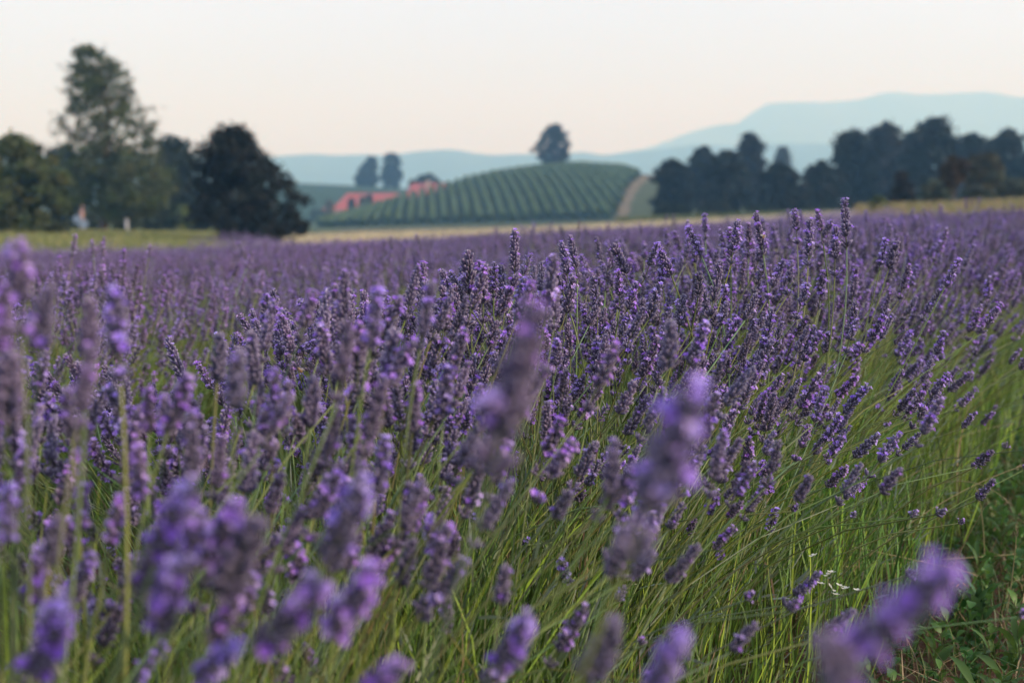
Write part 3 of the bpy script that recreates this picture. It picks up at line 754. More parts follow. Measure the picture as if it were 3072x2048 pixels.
def stem_cols(rng, n): 
    c = np.tile((.19, .255, .10), (n, 1)) * rng.normal(1, .2, (n, 1)).clip(.5, 1.6)
    c[:, 0] *= rng.normal(1.05, .15, n).clip(.7, 1.5); c[:, 2] *= rng.normal(1, .25, n).clip(.5, 1.8)
    return c
def foliage_mb(rng, nshoot, nleaf, K=5, reach=1.0):
    """green shoots and narrow grey-green leaves of one bush"""
    mb = MB()
    # flowerless shoots / long leaves
    th = np.radians(rng.uniform(0, 44, nshoot)) ; ph = rng.uniform(0, 6.28, nshoot)
    outer = rng.random(nshoot) < .5
    th = np.where(outer, th * .55, th)
    rr = np.where(outer, .58, .32) * np.sqrt(rng.random(nshoot)); ra = rng.uniform(0, 6.28, nshoot)
    ph = np.where(outer, ra + rng.normal(0, 1.6, nshoot), ph)
    root = np.stack([rr * np.cos(ra) + .10 * np.cos(ph) * th, rr * np.sin(ra) + .10 * np.sin(ph) * th, rng.uniform(.0, .12, nshoot)], -1)
    L = rng.uniform(.22, .60, nshoot) * reach * np.where(outer, .62, 1)
    d = np.stack([np.sin(th) * np.cos(ph), np.sin(th) * np.sin(ph), np.cos(th)], -1)
    d0 = np.stack([np.sin(th * .5) * np.cos(ph), np.sin(th * .5) * np.sin(ph), np.cos(th * .5)], -1)
    tip = root + L[:, None] * d; ctl = root + (L * .5)[:, None] * d0 + rng.normal(0, .035, (nshoot, 3))
    pth = bez(root, ctl, tip, K)
    side = unit(np.cross(d, rng.normal(0, 1, (nshoot, 3))))
    w = rng.uniform(.0022, .0042, (nshoot, 1)) * np.interp(np.linspace(0, 1, K), [0, .5, 1], [.8, 1, .15])[None]
    v, f = ribbons(pth, w, side)
    c = np.tile((.088, .17, .030), (nshoot, 1)) * rng.normal(1, .38, (nshoot, 1)).clip(.3, 2.0)
    yel = rng.random(nshoot) < .22
    c[yel] *= np.array([2.6, 2.0, 1.3])
    dry = rng.random(nshoot) < .05
    c[dry] = np.array([.24, .17, .09]) * rng.uniform(.6, 1.2, (dry.sum(), 1))
    mb.add(v, f, rep(c, K * 2))
    # leaves in tufts low down
    th = np.arccos(1 - rng.random(nleaf) * .95); ph = rng.uniform(0, 6.28, nleaf)
    R0 = rng.uniform(.12, .54, nleaf)
    p0 = np.stack([R0 * np.sin(th) * np.cos(ph) * 1.15, R0 * np.sin(th) * np.sin(ph) * 1.15, .02 + R0 * np.cos(th)], -1)
    d = unit(np.stack([np.sin(th) * np.cos(ph), np.sin(th) * np.sin(ph), np.cos(th) + .6], -1) + rng.normal(0, .45, (nleaf, 3)))
    L = rng.uniform(.03, .065, nleaf)
    pth = bez(p0, p0 + d * (L * .5)[:, None], p0 + d * L[:, None] + np.array([0, 0, -.004]), 3)
    side = unit(np.cross(d, rng.normal(0, 1, (nleaf, 3))))
    v, f = ribbons(pth, rng.uniform(.003, .0055, (nleaf, 1)) * np.array([[.7, 1, .15]]), side)
    c = np.tile((.17, .21, .11), (nleaf, 1)) * rng.normal(1, .25, (nleaf, 1)).clip(.4, 1.7)
    gr = rng.random(nleaf) < .45
    c[gr] = np.array([.21, .25, .20]) * rng.normal(1, .2, (gr.sum(), 1)).clip(.5, 1.5)
    mb.add(v, f, rep(c, 6))
    return mb

def stems_mb(rng, root, ctl, tip, K=6, sides=3, r=.00125):
    n = len(root)
    mb = MB()
    v, f = tubes(bez(root, ctl, tip, K), np.full((n, K), r) * np.linspace(1.25, .85, K)[None] * rng.uniform(.8, 1.25, (n, 1)), sides)
    mb.add(v, f, rep(stem_cols(rng, n), K * sides))
    return mb

def spike_obj(k, small, parent, loc, ax, spin, scale):
    me, L = (SMALL if small else HEADS)[k]
    o = bpy.data.objects.new('flower_spike', me); col.objects.link(o); o.parent = parent
    Mx = rot_to(np.array([ax]), np.array([spin]))[0]
    o.location = loc
    o.rotation_euler = Matrix(Mx.tolist()).to_euler()
    o.scale = (scale,) * 3
    return o

def row_point(s, t): return ROWN * s + ROWDIR * t
# --- the front row: every flower spike its own part ------------------------------
near = []
rb = np.random.default_rng(101)
t = -0.25
fol_meshes = [foliage_mb(np.random.default_rng(300 + k), 3200, 3600).mesh('foliage', [M_blade]) for k in range(4)]
NEARLAB = 'lavender bush in bloom in the front row along the weedy path'
while t < 8.2:
    p = row_point(S0 + rb.normal(0, .03), t); z = gz(*p)
    near.append((p, z, empty('lavender_bush', (p[0], p[1], z), NEARLAB, 'lavender', 'lavender bushes of the front row')))
    t += rb.uniform(.60, .74)
# uneven growth: heights of the bush tops along the front row (photo pixels), with a thin, low bush near its start
CREST = np.array([(-400, 1050), (0, 1060), (330, 1110), (430, 1210), (560, 1130), (650, 1010), (760, 930), (900, 900), (1000, 920), (1150, 880), (1330, 815), (1500, 800), (1700, 770), (1900, 735), (2100, 690), (2300, 655), (2500, 630), (2700, 660), (2900, 690), (3072, 710), (3600, 720)], float)
for bi, (p, z, root_o) in enumerate(near):
    rng = np.random.default_rng(500 + bi)
    root, ctl, tip, ax, th = bush_layout(rng, 400)
    W = tip + np.array([p[0], p[1], z])
    # keep the space just before the lens free: the few spikes there are placed one by one below
    dist = np.linalg.norm(W - np.array([0, 0, H]), axis=1)
    u = W[:, 0] / np.maximum(W[:, 1], .05)
    keep = ~((dist < 1.25) & (W[:, 1] > 0.1) & (np.abs(u) < .55)) & ~((W[:, 1] <= .35) & (dist < .7))
    ht = W + ax * .05
    pxx = ht[:, 0] / np.maximum(ht[:, 1], .1) * F + 1536; pyy = HORIZON + (H - ht[:, 2]) / np.maximum(ht[:, 1], .1) * F
    keep &= (ht[:, 1] < .3) | (pyy > np.interp(pxx, CREST[:, 0], CREST[:, 1]) + rng.normal(0, 22, len(pyy)))
    # nothing from the row may stand far above the skyline of the bush tops
    keep &= W[:, 2] < H + .02 + .045 * np.maximum(W[:, 0], 0)
    root, ctl, tip, ax, th = [a[keep] for a in (root, ctl, tip, ax, th)]
    n = len(root)
    obj('stems', stems_mb(rng, root, ctl, tip).mesh('stems', [M_stem]), root_o, kind='stuff')
    fo = obj('foliage', fol_meshes[bi % 4], root_o, kind='stuff'); fo.rotation_euler.z = rng.uniform(0, 6.28)
    order = np.argsort(np.linalg.norm(W[keep] - np.array([0, 0, H]), axis=1))
    rest = MB()
    for q, k in enumerate(order):
        small = th[k] > math.radians(44) and rng.random() < .55
        sc = rng.uniform(.78, 1.12) * (1 if th[k] < .8 else .85)
        if q < 290:
            spike_obj(int(rng.integers(0, 6 if small else 16)), small, root_o, tip[k], ax[k], rng.uniform(0, 6.28), sc)
        else:
            (v, f, c, m), L = LOD[int(rng.integers(0, 6))]
            Mx = rot_to(ax[k:k + 1], np.array([rng.uniform(0, 6.28)]))[0]
            vv = (v * sc) @ Mx.T + tip[k]
            for mi in (0, 1, 2):
                s_ = m == mi
                if s_.any(): rest.add(vv, f[s_], c, mi)
    if rest.n: obj('hidden_flower_spikes', rest.mesh('more_flower_spikes', HM), root_o, kind='stuff').name = 'flower_spikes'

# --- single spikes placed one by one: (tip pixel, foot pixel, depth) -----------------
HAND = [((1596, 945), (1468, 1425), .76, 1), ((2075, 1190), (1880, 1700), .72, 2), ((2825, 1722), (2545, 1975), .60, 0), ((2480, 1930), (2560, 2090), .56, 3),
 ((558, 1470), (468, 1690), .85, 0), ((702, 1530), (612, 1700), .88, 3), ((765, 1575), (660, 1800), .85, 0), ((497, 1630), (428, 1800), .9, 3), ((535, 1700), (465, 1900), .8, 0),
 ((1083, 1465), (980, 1690), .9, 0), ((1108, 1720), (984, 1920), .85, 3), ((945, 1760), (770, 1965), .8, 0), ((182, 1820), (105, 2045), .85, 0), ((168, 1560), (149, 1700), 1.05, 3), ((28, 1470), (12, 1640), 1.0, 0),
 ((700, 1940), (590, 2045), .9, 3), ((1190, 2000), (1070, 2100), .8, 0), ((54, 745), (68, 1010), .95, 1), ((143, 872), (118, 1060), 1.0, 0), ((268, 908), (262, 1070), 1.05, 3), ((272, 1050), (230, 1290), 1.0, 4),
 ((343, 885), (362, 1150), 1.15, 1), ((27, 1075), (20, 1280), .98, 0), ((8, 872), (12, 1075), 1.05, 3), ((562, 1140), (502, 1300), 1.25, 0), ((714, 1065), (704, 1230), 1.15, 3), ((446, 1175), (446, 1295), 1.35, 0),
 ((1136, 880), (1108, 1050), 1.35, 3), ((1293, 855), (1258, 1050), 1.45, 1), ((1032, 823), (1034, 1000), 1.7, 4), ((1515, 1705), (1500, 1820), 1.35, 3), ((1582, 1865), (1485, 2005), .95, 0), ((1841, 1878), (1760, 2045), .95, 0),
 ((2040, 1915), (1955, 2070), .78, 3), ((2170, 1300), (2128, 1495), 1.55, 1), ((2012, 975), (2000, 1120), 1.6, 0), ((1250, 1160), (1235, 1300), 1.5, 0), ((1345, 1110), (1330, 1260), 1.55, 3), ((940, 1140), (925, 1290), 1.5, 0), ((820, 1120), (835, 1270), 1.45, 3),
 ((1180, 1000), (1160, 1160), 1.5, 0), ((200, 1180), (215, 1320), 1.25, 3), ((660, 1010), (650, 1150), 1.5, 0), ((1870, 1600), (1830, 1740), 1.2, 3),
 ((1543, 698), (1543, 862), 2.35, 1), ((1403, 764), (1410, 905), 2.3, 0), ((1484, 794), (1482, 872), 2.35, 6), ((1327, 816), (1372, 940), 2.3, 4), ((800, 893), (792, 1012), 2.0, 1), ((842, 948), (893, 1105), 2.05, 4), ((2534, 604), (2540, 745), 2.9, 2),
 ((2268, 644), (2290, 765), 2.8, 1), ((2385, 634), (2392, 735), 2.9, 2), ((2452, 636), (2470, 735), 2.9, 5), ((2506, 688), (2504, 832), 2.75, 5), ((2430, 664), (2424, 800), 2.7, 4), ((1652, 780), (1690, 880), 2.4, 0), ((1843, 740), (1880, 830), 2.6, 0), ((2066, 686), (2105, 770), 2.7, 3), ((1975, 738), (2015, 830), 2.6, 0),
 ((2655, 722), (2640, 800), 2.9, 0), ((2690, 730), (2665, 810), 2.9, 3), ((2875, 782), (2835, 860), 2.7, 0), ((2190, 690), (2192, 770), 2.8, 3), ((700, 1800), (640, 1930), .95, 3), ((600, 1560), (560, 1720), .95, 0), ((1035, 1560), (990, 1720), 1.1, 3), ((360, 1500), (330, 1640), 1.2, 0), ((250, 1460), (240, 1600), 1.25, 3)]
hrng = np.random.default_rng(77)
for (tp, fp, D, hv) in HAND:
    tipP, foot = P(*tp, D), P(*fp, D + (.03 if D < 1 else .01))
    axv = tipP - foot; Lr = np.linalg.norm(axv); axv /= Lr
    # choose a head whose length suits and scale it to fit
    if hv == 0: k = int(hrng.choice([0, 3, 3, 6, 11, 11]))
    elif hv == 3: k = int(hrng.choice([3, 3, 11, 6]))
    else: k = int(hrng.choice([1, 5, 7, 9, 13, 15, 2]))
    sc = float(np.clip(Lr / HEADS[k][1], .7, 1.5))
    foot = tipP - axv * HEADS[k][1] * sc
    # the bush it grows from and its root on that bush's near flank
    sP = float(foot[:2] @ ROWN); tP = float(foot[:2] @ ROWDIR)
    bi = int(np.argmin([abs(float(b[0] @ ROWDIR) - tP) + abs(float(b[0] @ ROWN) - sP) for b in near]))
    bp, bz, broot = near[bi]
    base = np.array([bp[0], bp[1], bz])
    rootS = np.clip(sP, S0 - .26, S0 + .26)
    rxy = row_point(rootS + hrng.normal(0, .03), tP + hrng.normal(0, .05))
    rt = np.array([rxy[0], rxy[1], gz(*rxy) + .05])
    Ls = np.linalg.norm(foot - rt)
    ctl = foot - axv * Ls * .42
    ctl[2] = max(ctl[2], rt[2] + .12)
    o = spike_obj(k, False, broot, foot - base, axv, hrng.uniform(0, 6.28), sc)
    mb = stems_mb(hrng, (rt - foot)[None], (ctl - foot)[None], np.zeros((1, 3)), K=12, sides=5, r=.0014)
    # stem is a sub-part of its spike, drawn in the spike's own frame
    v, f, c, m = mb.arrays()
    Mx = np.array(o.rotation_euler.to_matrix())
    v = (v @ Mx) / sc
    obj('stem', mesh_from('stem', v, f, c, m, [M_stem]), o)

# what grows at a front-row bush names it
def name_bush(xy, label):
    b = min(near, key=lambda n_: (n_[0][0] - xy[0]) ** 2 + (n_[0][1] - xy[1]) ** 2)
    b[2]['label'] = label
name_bush(P(2500, 1750, 2.55), 'front row lavender bush with small white wild flowers at its foot')
name_bush(row_point(S0, 1.4), 'low thin front row lavender bush where bare soil shows')
name_bush(P(1543, 750, 2.35), 'front row lavender bush with one straight spike rising above all others')
name_bush(P(2534, 650, 2.9), 'front row lavender bush whose tallest spikes stand against the dark wood')
# --- bushes of the further rows ---------------------------------------------------
def join_heads(rng, tip, ax, lods, scl):
    mb = MB(); n = len(tip)
    which = rng.integers(0, len(lods), n)
    for k in range(len(lods)):
        q = np.where(which == k)[0]
        if not len(q): continue
        v, f, c, m = lods[k][0]
        Mx = rot_to(ax[q], rng.uniform(0, 6.28, len(q)))
        s = rng.uniform(.8, 1.15, len(q)) * scl
        V = np.einsum('nij,vj->nvi', Mx, v) * s[:, None, None] + tip[q][:, None]
        nv = len(v)
        tint = rng.normal(1, .2, (len(q), 1, 1)).clip(.55, 1.6)
        Cc = np.broadcast_to(c[None], V.shape) * tint
        for mi in (0, 1, 2):
            s_ = np.where(m == mi)[0]
            if len(s_): pass
        FF = f[None] + (np.arange(len(q)) * nv)[:, None, None]
        MM = np.tile(m, len(q))
        mb.v.append(V.reshape(-1, 3)); mb.f.append(FF.reshape(-1, 3) + mb.n); mb.c.append(Cc.reshape(-1, 3)); mb.m.append(MM); mb.n += len(q) * nv
    return mb
PROT = []
for k in range(5):
    rng = np.random.default_rng(900 + k)
    root, ctl, tip, ax, th = bush_layout(rng, 330)
    PROT.append((join_heads(rng, tip, ax, LOD, 1.0).mesh('flower_spikes', HM), stems_mb(rng, root, ctl, tip, K=4).mesh('stems', [M_stem]), foliage_mb(rng, 1300, 500, K=4).mesh('foliage', [M_blade])))
spots = []
rs = np.random.default_rng(202)
for row in range(0, 60):
    t = -4.0 + rs.uniform(0, .6)
    while t < 120:
        s = S0 + row * SPACING + rs.normal(0, .05)
        p = row_point(s, t)
        t += rs.uniform(.62, .78)
        if p[1] < 0.3: continue
        px = p[0] / p[1] * F + 1536
        if row == 0 and t < 8.95: continue
        mrg = .9 / p[1] * F
        if px < -mrg or px > 3072 + mrg: continue
        if p[1] > field_limit(px): continue
        spots.append((p[1], p[0], row))
spots.sort()
ORD = ['first', 'second', 'third', 'fourth', 'fifth', 'sixth', 'seventh', 'eighth', 'ninth', 'tenth', 'eleventh', 'twelfth', 'thirteenth', 'fourteenth', 'fifteenth'] + ['far'] * 60
indiv, rest_spots = spots[:290], spots[290:]
for i, (y, x, row) in enumerate(indiv):
    rng_ = np.random.default_rng(5000 + i)
    o = empty('lavender_bush', (x, y, gz(x, y)), 'small distant lavender bush in the far end of the front row' if row == 0 else 'lavender bush in the %s row from the weedy path' % ORD[row], 'lavender', 'lavender bushes at the far end of the front row' if row == 0 else 'lavender bushes of the %s row' % ORD[row])
    o.rotation_euler.z = rng_.uniform(0, 6.28)
    s = rng_.uniform(.93, 1.07); o.scale = (s, s, s)
    fl, st, fo = PROT[int(rng_.integers(0, 5))]
    obj('flower_spikes', fl, o, kind='stuff'); obj('stems', st, o, kind='stuff'); obj('foliage', fo, o, kind='stuff')
# the far rows: nobody could count these bushes
def far_field():
    rng = np.random.default_rng(31)
    mb = MB()
    y = np.array([s[0] for s in rest_spots]); x = np.array([s[1] for s in rest_spots]); z = g(x, y)
    n = len(y); NS = 130
    th = np.arccos(1 - rng.random((n, NS)) * (1 - math.cos(math.radians(70)))) ; ph = rng.uniform(0, 6.28, (n, NS))
    L = rng.normal(.72, .06, (n, NS)) * (1 - .08 * th)
    bx = x[:, None] + L * np.sin(th) * np.cos(ph) + rng.normal(0, .08, (n, NS)); by = y[:, None] + L * np.sin(th) * np.sin(ph) + rng.normal(0, .08, (n, NS)); bz = z[:, None] + .08 + L * np.cos(th)
    c = np.stack([bx, by, bz], -1).reshape(-1, 3); N = len(c)
    ax = unit(np.stack([np.sin(th * .8) * np.cos(ph), np.sin(th * .8) * np.sin(ph), np.cos(th * .8)], -1).reshape(-1, 3) + rng.normal(0, .1, (N, 3)))
    tri = np.stack([np.cos([0, 2.09, 4.19]), np.sin([0, 2.09, 4.19]), np.full(3, .45)], -1)
    bv = np.concatenate([[[0, 0, 0]], tri, [[0, 0, 1]]]) * np.array([.012, .012, .065])
    Mx = rot_to(ax, rng.uniform(0, 6.28, N))
    V = np.einsum('nij,vj->nvi', Mx, bv) * rng.uniform(.8, 1.3, N)[:, None, None] + c[:, None]
    bf = np.array([[0, 2, 1], [0, 3, 2], [0, 1, 3], [4, 1, 2], [4, 2, 3], [4, 3, 1]])
    fa = (bf[None] + (np.arange(N) * 5)[:, None, None]).reshape(-1, 3)
    cc = np.tile((.19, .12, .30), (N, 1)) * rng.normal(1, .25, (N, 1)).clip(.5, 1.8)
    mb.add(V.reshape(-1, 3), fa, rep(cc, 5), 0)
    # green stems and leaves below
    NB = 60
    p0 = np.stack([x, y, z], -1)[:, None] + np.stack([rng.normal(0, .12, (n, NB)), rng.normal(0, .12, (n, NB)), np.zeros((n, NB))], -1)
    th = rng.uniform(0, 1.3, (n, NB)); ph = rng.uniform(0, 6.28, (n, NB)); L = rng.uniform(.3, .66, (n, NB))
    p2 = p0 + L[..., None] * np.stack([np.sin(th) * np.cos(ph), np.sin(th) * np.sin(ph), np.cos(th)], -1)
    p0, p2 = p0.reshape(-1, 3), p2.reshape(-1, 3)
    side = unit(rng.normal(0, 1, (len(p0), 3)))
    v, f = ribbons(np.stack([p0, (p0 + p2) / 2, p2], 1), np.full((len(p0), 3), .014) * np.array([[1, 1, .3]]), side)
    cg = np.tile((.17, .22, .07), (len(p0), 1)) * rng.normal(1, .25, (len(p0), 1)).clip(.4, 1.8)
    mb.add(v, f, rep(cg, 6), 1)
    o = obj('lavender_field', mb.mesh('lavender_field', [M_calyx, M_blade]), kind='stuff')
    tag(o, 'far rows of purple lavender merging into one mass', 'lavender')
far_field()

# ------------------------------------------------------------------ grass, stubble, weeds
def blades(name, n, pts, h, w, colr, label, cat, seed, lean=.25, var=.25, K=3):
    rng = np.random.default_rng(seed)
    p0 = pts; n = len(p0)
    L = h * rng.uniform(.5, 1.2, n)
    d = unit(np.stack([rng.normal(0, lean, n), rng.normal(0, lean, n), np.ones(n)], -1))
    p2 = p0 + d * L[:, None]; p1 = p0 + np.array([0, 0, 1]) * (L * .5)[:, None]
    p2 += np.stack([rng.normal(0, lean * .5, n) * L, rng.normal(0, lean * .5, n) * L, np.zeros(n)], -1)
    side = unit(np.stack([rng.normal(0, 1, n), rng.normal(0, 1, n), np.zeros(n)], -1))
    v, f = ribbons(bez(p0, p1, p2, K), w * rng.uniform(.6, 1.3, (n, 1)) * np.interp(np.linspace(0, 1, K), [0, .5, 1], [1, .9, .1])[None], side)
    c = np.array(colr)[rng.integers(0, len(colr), n)] * rng.normal(1, var, (n, 1)).clip(.45, 1.8)
    mb = MB(); mb.add(v, f, rep(c, K * 2))
    o = obj(name, mb.mesh(name, [M_blade]), kind='stuff')
    return tag(o, label, cat)
def scatter_px(n, pa, pb, ya, yb, seed):
    rng = np.random.default_rng(seed)
    px = rng.uniform(pa, pb, n * 2); Y = np.sqrt(rng.uniform(ya ** 2, yb ** 2, n * 2))
    k = Y > field_limit(px) + .3
    px, Y = px[k][:n], Y[k][:n]
    X = (px - 1536) / F * Y
    return np.stack([X, Y, g(X, Y)], -1)
blades('bank_grass', 0, scatter_px(26000, -250, 720, 46, 86, 1), .26, .03, [(.17, .20, .06), (.13, .165, .045), (.24, .22, .09)], 'short green grass on the bank under the left trees', 'grass', 41)
blades('dry_grass', 0, scatter_px(16000, 2560, 3300, 46, 84, 2), .62, .04, [(.30, .25, .12), (.22, .22, .08), (.14, .18, .05), (.30, .19, .10)], 'dry yellow green grass on the bank below the wood', 'grass', 42)
blades('grain_stubble', 0, scatter_px(30000, 690, 2640, 60, 94, 3), .28, .035, [(.46, .40, .27), (.40, .35, .23), (.33, .29, .19)], 'pale straw stubble strip beyond the lavender', 'stubble', 43)
blades('meadow_grass', 0, scatter_px(12000, 1850, 2620, 128, 150, 4), .6, .12, [(.07, .11, .045), (.09, .12, .05)], 'green meadow strip in front of the dark wood', 'grass', 44)
def path_points(n, seed, smin, smax, tmin, tmax):
    rng = np.random.default_rng(seed)
    s = rng.uniform(smin, smax, n); t = rng.uniform(tmin, tmax, n)
    p = ROWN[None] * s[:, None] + ROWDIR[None] * t[:, None]
    return np.stack([p[:, 0], p[:, 1], g(p[:, 0], p[:, 1])], -1)
blades('path_grass', 0, path_points(24000, 5, -1.3, .58, 1.6, 9.5), .10, .004, [(.05, .12, .025), (.085, .165, .035), (.10, .15, .04), (.22, .17, .09)], 'fine green grass and seedlings on the path', 'grass', 45, lean=.5)
blades('dead_straw', 0, path_points(2500, 6, -1.0, .85, 1.6, 8.5) + np.array([0, 0, .01]), .12, .0022, [(.26, .18, .10), (.18, .10, .06), (.30, .24, .14)], 'dead brown straw lying on the path soil', 'straw', 46, lean=3.0)

# broad-leaved weeds on the path, each with its leaves
def leaf_mesh(rng, L, w, colr):
    K = 6; tt = np.linspace(0, 1, K)
    pth = np.stack([np.zeros(K), tt * L, .25 * L * np.sin(tt * 2.4)], -1)
    prof = np.array([.12, .7, 1, .9, .55, .05]) * w
    mb = MB()
    v = np.concatenate([pth + np.stack([-prof / 2, np.zeros(K), prof * .15], -1), pth, pth + np.stack([prof / 2, np.zeros(K), prof * .15], -1)])
    f = []
    for i in range(K - 1):
        for a in (0, K):
            f += [[a + i, a + K + i, a + K + i + 1], [a + i, a + K + i + 1, a + i + 1]]
    mb.add(v, f, np.array(colr) * rng.uniform(.85, 1.15)); return mb.mesh('leaf', [M_weed])
wr = np.random.default_rng(55)
leafv = [leaf_mesh(wr, L, w, c) for L, w, c in [(.05, .024, (.06, .145, .026)), (.035, .026, (.053, .13, .03)), (.09, .022, (.07, .14, .03)), (.028, .022, (.046, .115, .026)), (.14, .03, (.06, .13, .045))]]
wspots = []
tries = 0
while len(wspots) < 270 and tries < 9000:
    tries += 1
    s = wr.uniform(-1.2, .50); t = wr.uniform(2.0, 8.0)
    p = row_point(s, t)
    if p[1] < 2.2: continue
    px = p[0] / p[1] * F + 1536
    if px > 3150 or px < 2300: continue
    if any((p[0] - q[0]) ** 2 + (p[1] - q[1]) ** 2 < .04 ** 2 for q in wspots): continue
    wspots.append((p[0], p[1]))
for i, (x, y) in enumerate(wspots):
    o = empty('weed_plant', (x, y, gz(x, y)), 'low broad leaved green weed on the path soil', 'weed', 'green weeds on the path')
    o.rotation_euler.z = wr.uniform(0, 6.28)
    kind_ = int(wr.choice([0, 1, 2, 3], p=[.3, .3, .15, .25]))
    hgt = wr.uniform(.03, .13)
    mb = MB(); mb.add(*tubes(np.array([[(0, 0, -.01), (.004, .002, hgt * .5), (.0, .006, hgt)]]), np.array([[.0016, .0014, .0008]]), 4), (.10, .13, .05))
    obj('stem', mb.mesh('weed_stem', [M_weed]), o)
    nl = int(wr.integers(7, 12))
    for k in range(nl):
        q = obj('leaf', leafv[kind_], o, (0, 0, hgt * k / nl))
        q.rotation_euler = (wr.uniform(.1, .8), wr.normal(0, .2), k * 2.4 + wr.normal(0, .3)); s = wr.uniform(.45, .95); q.scale = (s, s, s)
# big lance-leaved plant near the corner
for (px, py, nl, sc, lab) in [(2965, 2010, 13, 1.0, 'tall lance leaved plant on the path with long upright leaves'), (2890, 1985, 9, .8, 'smaller lance leaved plant beside the tall one')]:
    D = 0.93 * F / (py - HORIZON) ; x = Xat(px, D)
    o = empty('lance_leaved_plant', (x, D, gz(x, D)), lab, 'weed')
    for k in range(nl):
        q = obj('leaf', leafv[4], o, (0, 0, .01)); s = sc * wr.uniform(.75, 1.3)
        q.rotation_euler = (wr.uniform(.6, 1.35), 0, k * 2.4 + wr.normal(0, .3)); q.scale = (s * .7, s * .7, s * .7)
# dry stalks leaning out over the path
def stalk(p0, p1, p2, label, seedhead=True):
    rng = np.random.default_rng(int(abs(p0[0]) * 1000) + 3)
    root = empty('dry_stalk', p0, label, 'grass stalk', 'dry stalks over the path')
    K = 14
    pth = bez((p0 - p0)[None], (p1 - p0)[None], (p2 - p0)[None], K)
    mb = MB(); mb.add(*tubes(pth, np.linspace(.0016, .0009, K)[None], 5), np.array((.30, .26, .13)) * rng.uniform(.7, 1.1)); obj('stem', mb.mesh('stalk_stem', [M_stem]), root)
    if seedhead:
        h = MB(); end = pth[0, -1]; d = unit((pth[0, -1] - pth[0, -3])[None])[0]
        for k in range(12):
            c = end - d * .028 * k / 12
            a = unit(rng.normal(0, 1, 3)[None])[0]
            h.add([c, c + d * .006 + a * .0025, c + d * .011 + a * .004, c + d * .006 + a * .0045], [[0, 1, 2], [0, 2, 3], [0, 1, 3]], np.array((.32, .24, .16)) * rng.uniform(.6, 1.2))
        obj('seed_head', h.mesh('seed_head', [M_stem]), root)
for k, (a, c, b, D0, D1) in enumerate([((2480, 1790), (2750, 1500), (3072, 1395), 3.0, 3.1), ((2560, 1640), (2800, 1690), (2930, 1722), 3.0, 3.0), ((2520, 1700), (2800, 1680), (3060, 1660), 3.1, 3.3), ((2700, 1500), (2900, 1380), (3030, 1510), 3.4, 3.3),
        ((2840, 1340), (2900, 1290), (3040, 1270), 4.2, 4.3), ((2620, 1480), (2780, 1400), (2850, 1370), 3.4, 3.4), ((2950, 1750), (2960, 1600), (2935, 1480), 3.3, 3.3), ((3010, 1900), (3045, 1700), (3050, 1580), 2.9, 2.9)]):
    stalk(P(*a, D0), P(*c, (D0 + D1) / 2), P(*b, D1), 'thin dry stalk leaning out over the weedy path')
# white and yellow wild flowers
def wildflower(px, py, D, r, colr, lab, group, name):
    p = P(px, py, D); z0 = gz(p[0], D)
    rng = np.random.default_rng(int(px))
    root = empty(name, (p[0], D, z0), lab, 'flower', group)
    h = p[2] - z0
    mb = MB(); mb.add(*tubes(np.array([[(rng.normal(0, .02), .05, 0), (0, .03, h * .5), (0, 0, h)]]), np.array([[.001, .001, .0007]]), 4), (.10, .15, .05)); obj('stem', mb.mesh('flower_stem', [M_stem]), root)
    tl = rng.normal(0, .5)
    for k in range(5):
        m = MB(); a = k * 1.2566 + rng.normal(0, .1)
        d = np.array([math.cos(a), math.sin(a) * .8 - .1, .35 + tl * math.cos(a)]); s_ = np.array([-math.sin(a), math.cos(a) * .8, 0])
        b = np.array([0, 0, h])
        m.add([b, b + d * r * .6 - s_ * r * .45, b + d * r * 1.05 - s_ * r * .2, b + d * r * 1.05 + s_ * r * .2, b + d * r * .6 + s_ * r * .45], [[0, 1, 2], [0, 2, 3], [0, 3, 4]], colr)
        obj('petal', m.mesh('petal', [M_white]), root)
for (x, y) in [(2438, 1667), (2494, 1716), (2482, 1724), (2462, 1750), (2521, 1757), (2535, 1765), (2507, 1783), (2498, 1767), (2572, 1770)]:
    wildflower(x, y, 2.2, .0066, (.80, .80, .72), 'small white wild flower at the edge of the lavender row', 'white wild flowers at the row edge', 'white_flower')
for (x, y) in [(2872, 1756), (2893, 1752), (2858, 1748), (3064, 1945)]:
    wildflower(x, y, 2.9, .0035, (.75, .42, .03), 'tiny yellow wild flower on the path', 'yellow wild flowers on the path', 'yellow_flower')

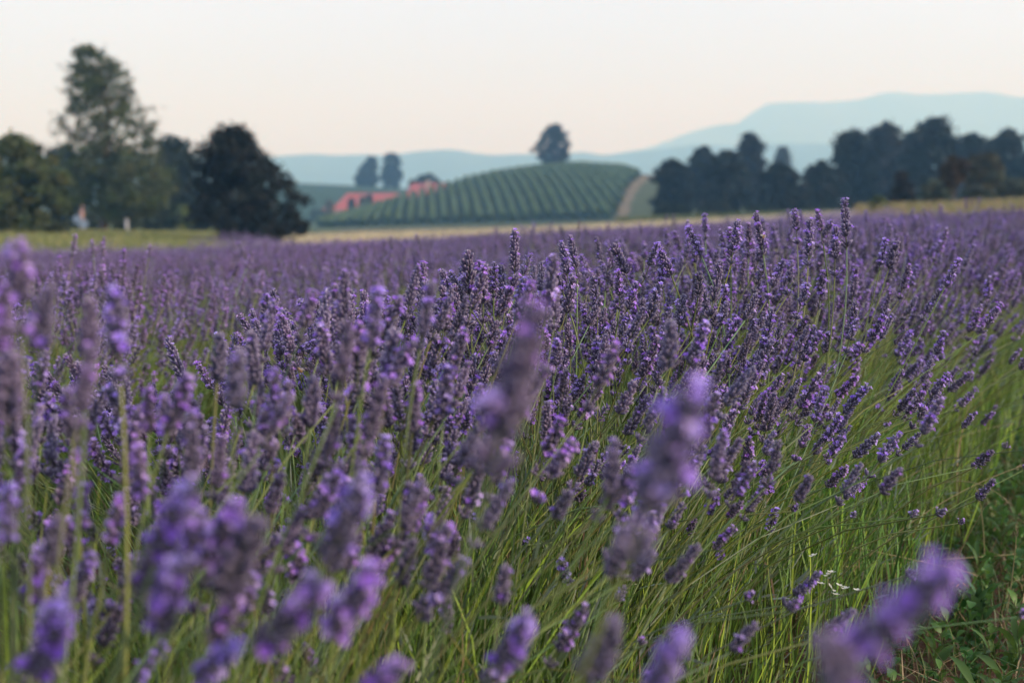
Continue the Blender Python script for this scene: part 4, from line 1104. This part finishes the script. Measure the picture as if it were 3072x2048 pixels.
# honey bees on the flowers
def bee(px, py, D, heading, lab):
    root = empty('honey_bee', P(px, py, D), lab, 'bee')
    root.rotation_euler = (0.3, -.5, heading); root.scale = (1.1,) * 3
    def body(pts, rad, cols):
        mb = MB(); v, f = tubes(np.array([pts]), np.array([rad]), 10); mb.add(v, f, np.repeat(np.array(cols), 10, axis=0)); return mb
    xs = np.linspace(0, .0075, 8)
    ab = body([(-.0005 - x, 0, -.0006 * (x / .0075) ** 2) for x in xs], [.0004, .0018, .0022, .0023, .0021, .0017, .001, .0001], [(.30, .14, .04), (.34, .17, .05), (.05, .03, .02), (.34, .17, .05), (.05, .03, .02), (.30, .15, .05), (.05, .03, .02), (.03, .02, .02)])
    obj('abdomen', ab.mesh('abdomen', [M_bee]), root)
    th = body([(x, 0, .0003) for x in np.linspace(-.001, .0034, 6)], [.0003, .0016, .002, .002, .0014, .0002], [(.24, .13, .05)] * 6); obj('thorax', th.mesh('thorax', [M_bee]), root)
    hd = body([(x, 0, -.0003) for x in np.linspace(.0033, .0053, 5)], [.0003, .0013, .0014, .001, .0001], [(.06, .045, .03)] * 5); obj('head', hd.mesh('head', [M_bee]), root)
    for s in (-1, 1):
        m = MB(); m.add([(.0015, s * .001, .0019), (-.001, s * .0045, .003), (-.005, s * .0055, .003), (-.0065, s * .0035, .0027), (-.003, s * .0015, .0022)], [[0, 1, 2], [0, 2, 3], [0, 3, 4]], (.55, .5, .42)); obj('wing', m.mesh('wing', [M_wing]), root)
        for k in range(3):
            m = MB(); m.add(*tubes(np.array([[(.002 - k * .0014, s * .001, -.001), (.0024 - k * .0017, s * .0032, -.0012), (.0026 - k * .0022, s * .0038, -.0036)]]), np.array([[.0003, .00025, .00015]]), 4), (.05, .03, .02)); obj('leg', m.mesh('leg', [M_bee]), root)
bee(2292, 708, 2.775, 1.0, 'honey bee clinging to the low side of a tall lavender spike near the wood')
bee(897, 1108, 2.02, 2.4, 'honey bee on a leaning lavender spike above the far rows')
bee(2162, 1064, 2.35, 0.4, 'honey bee on a lavender spike over green stems')
bee(1960, 1043, 2.35, 4.0, 'honey bee among the crowded lavender spikes of the front row')

# ------------------------------------------------------------------ haze
def haze():
    m = bpy.data.materials.new('haze'); m.use_nodes = True
    n, l = m.node_tree.nodes, m.node_tree.links; n.clear()
    o = n.new('ShaderNodeOutputMaterial'); v = n.new('ShaderNodeVolumePrincipled')
    v.inputs['Color'].default_value = (0.29, 0.63, 1.0, 1)
    v.inputs['Absorption Color'].default_value = (1, 1, 1, 1)
    v.inputs['Density'].default_value = 4.8e-4
    v.inputs['Anisotropy'].default_value = 0.0
    l.new(v.outputs[0], o.inputs['Volume'])
    mb = MB(); mb.box(-11500, 11500, -60, 8100, -25, 625, (1, 1, 1))
    ob = obj('haze', mb.mesh('haze', [m], True), kind='stuff')
    tag(ob, 'pale blue evening haze in the air before the mountains', 'haze')
haze()
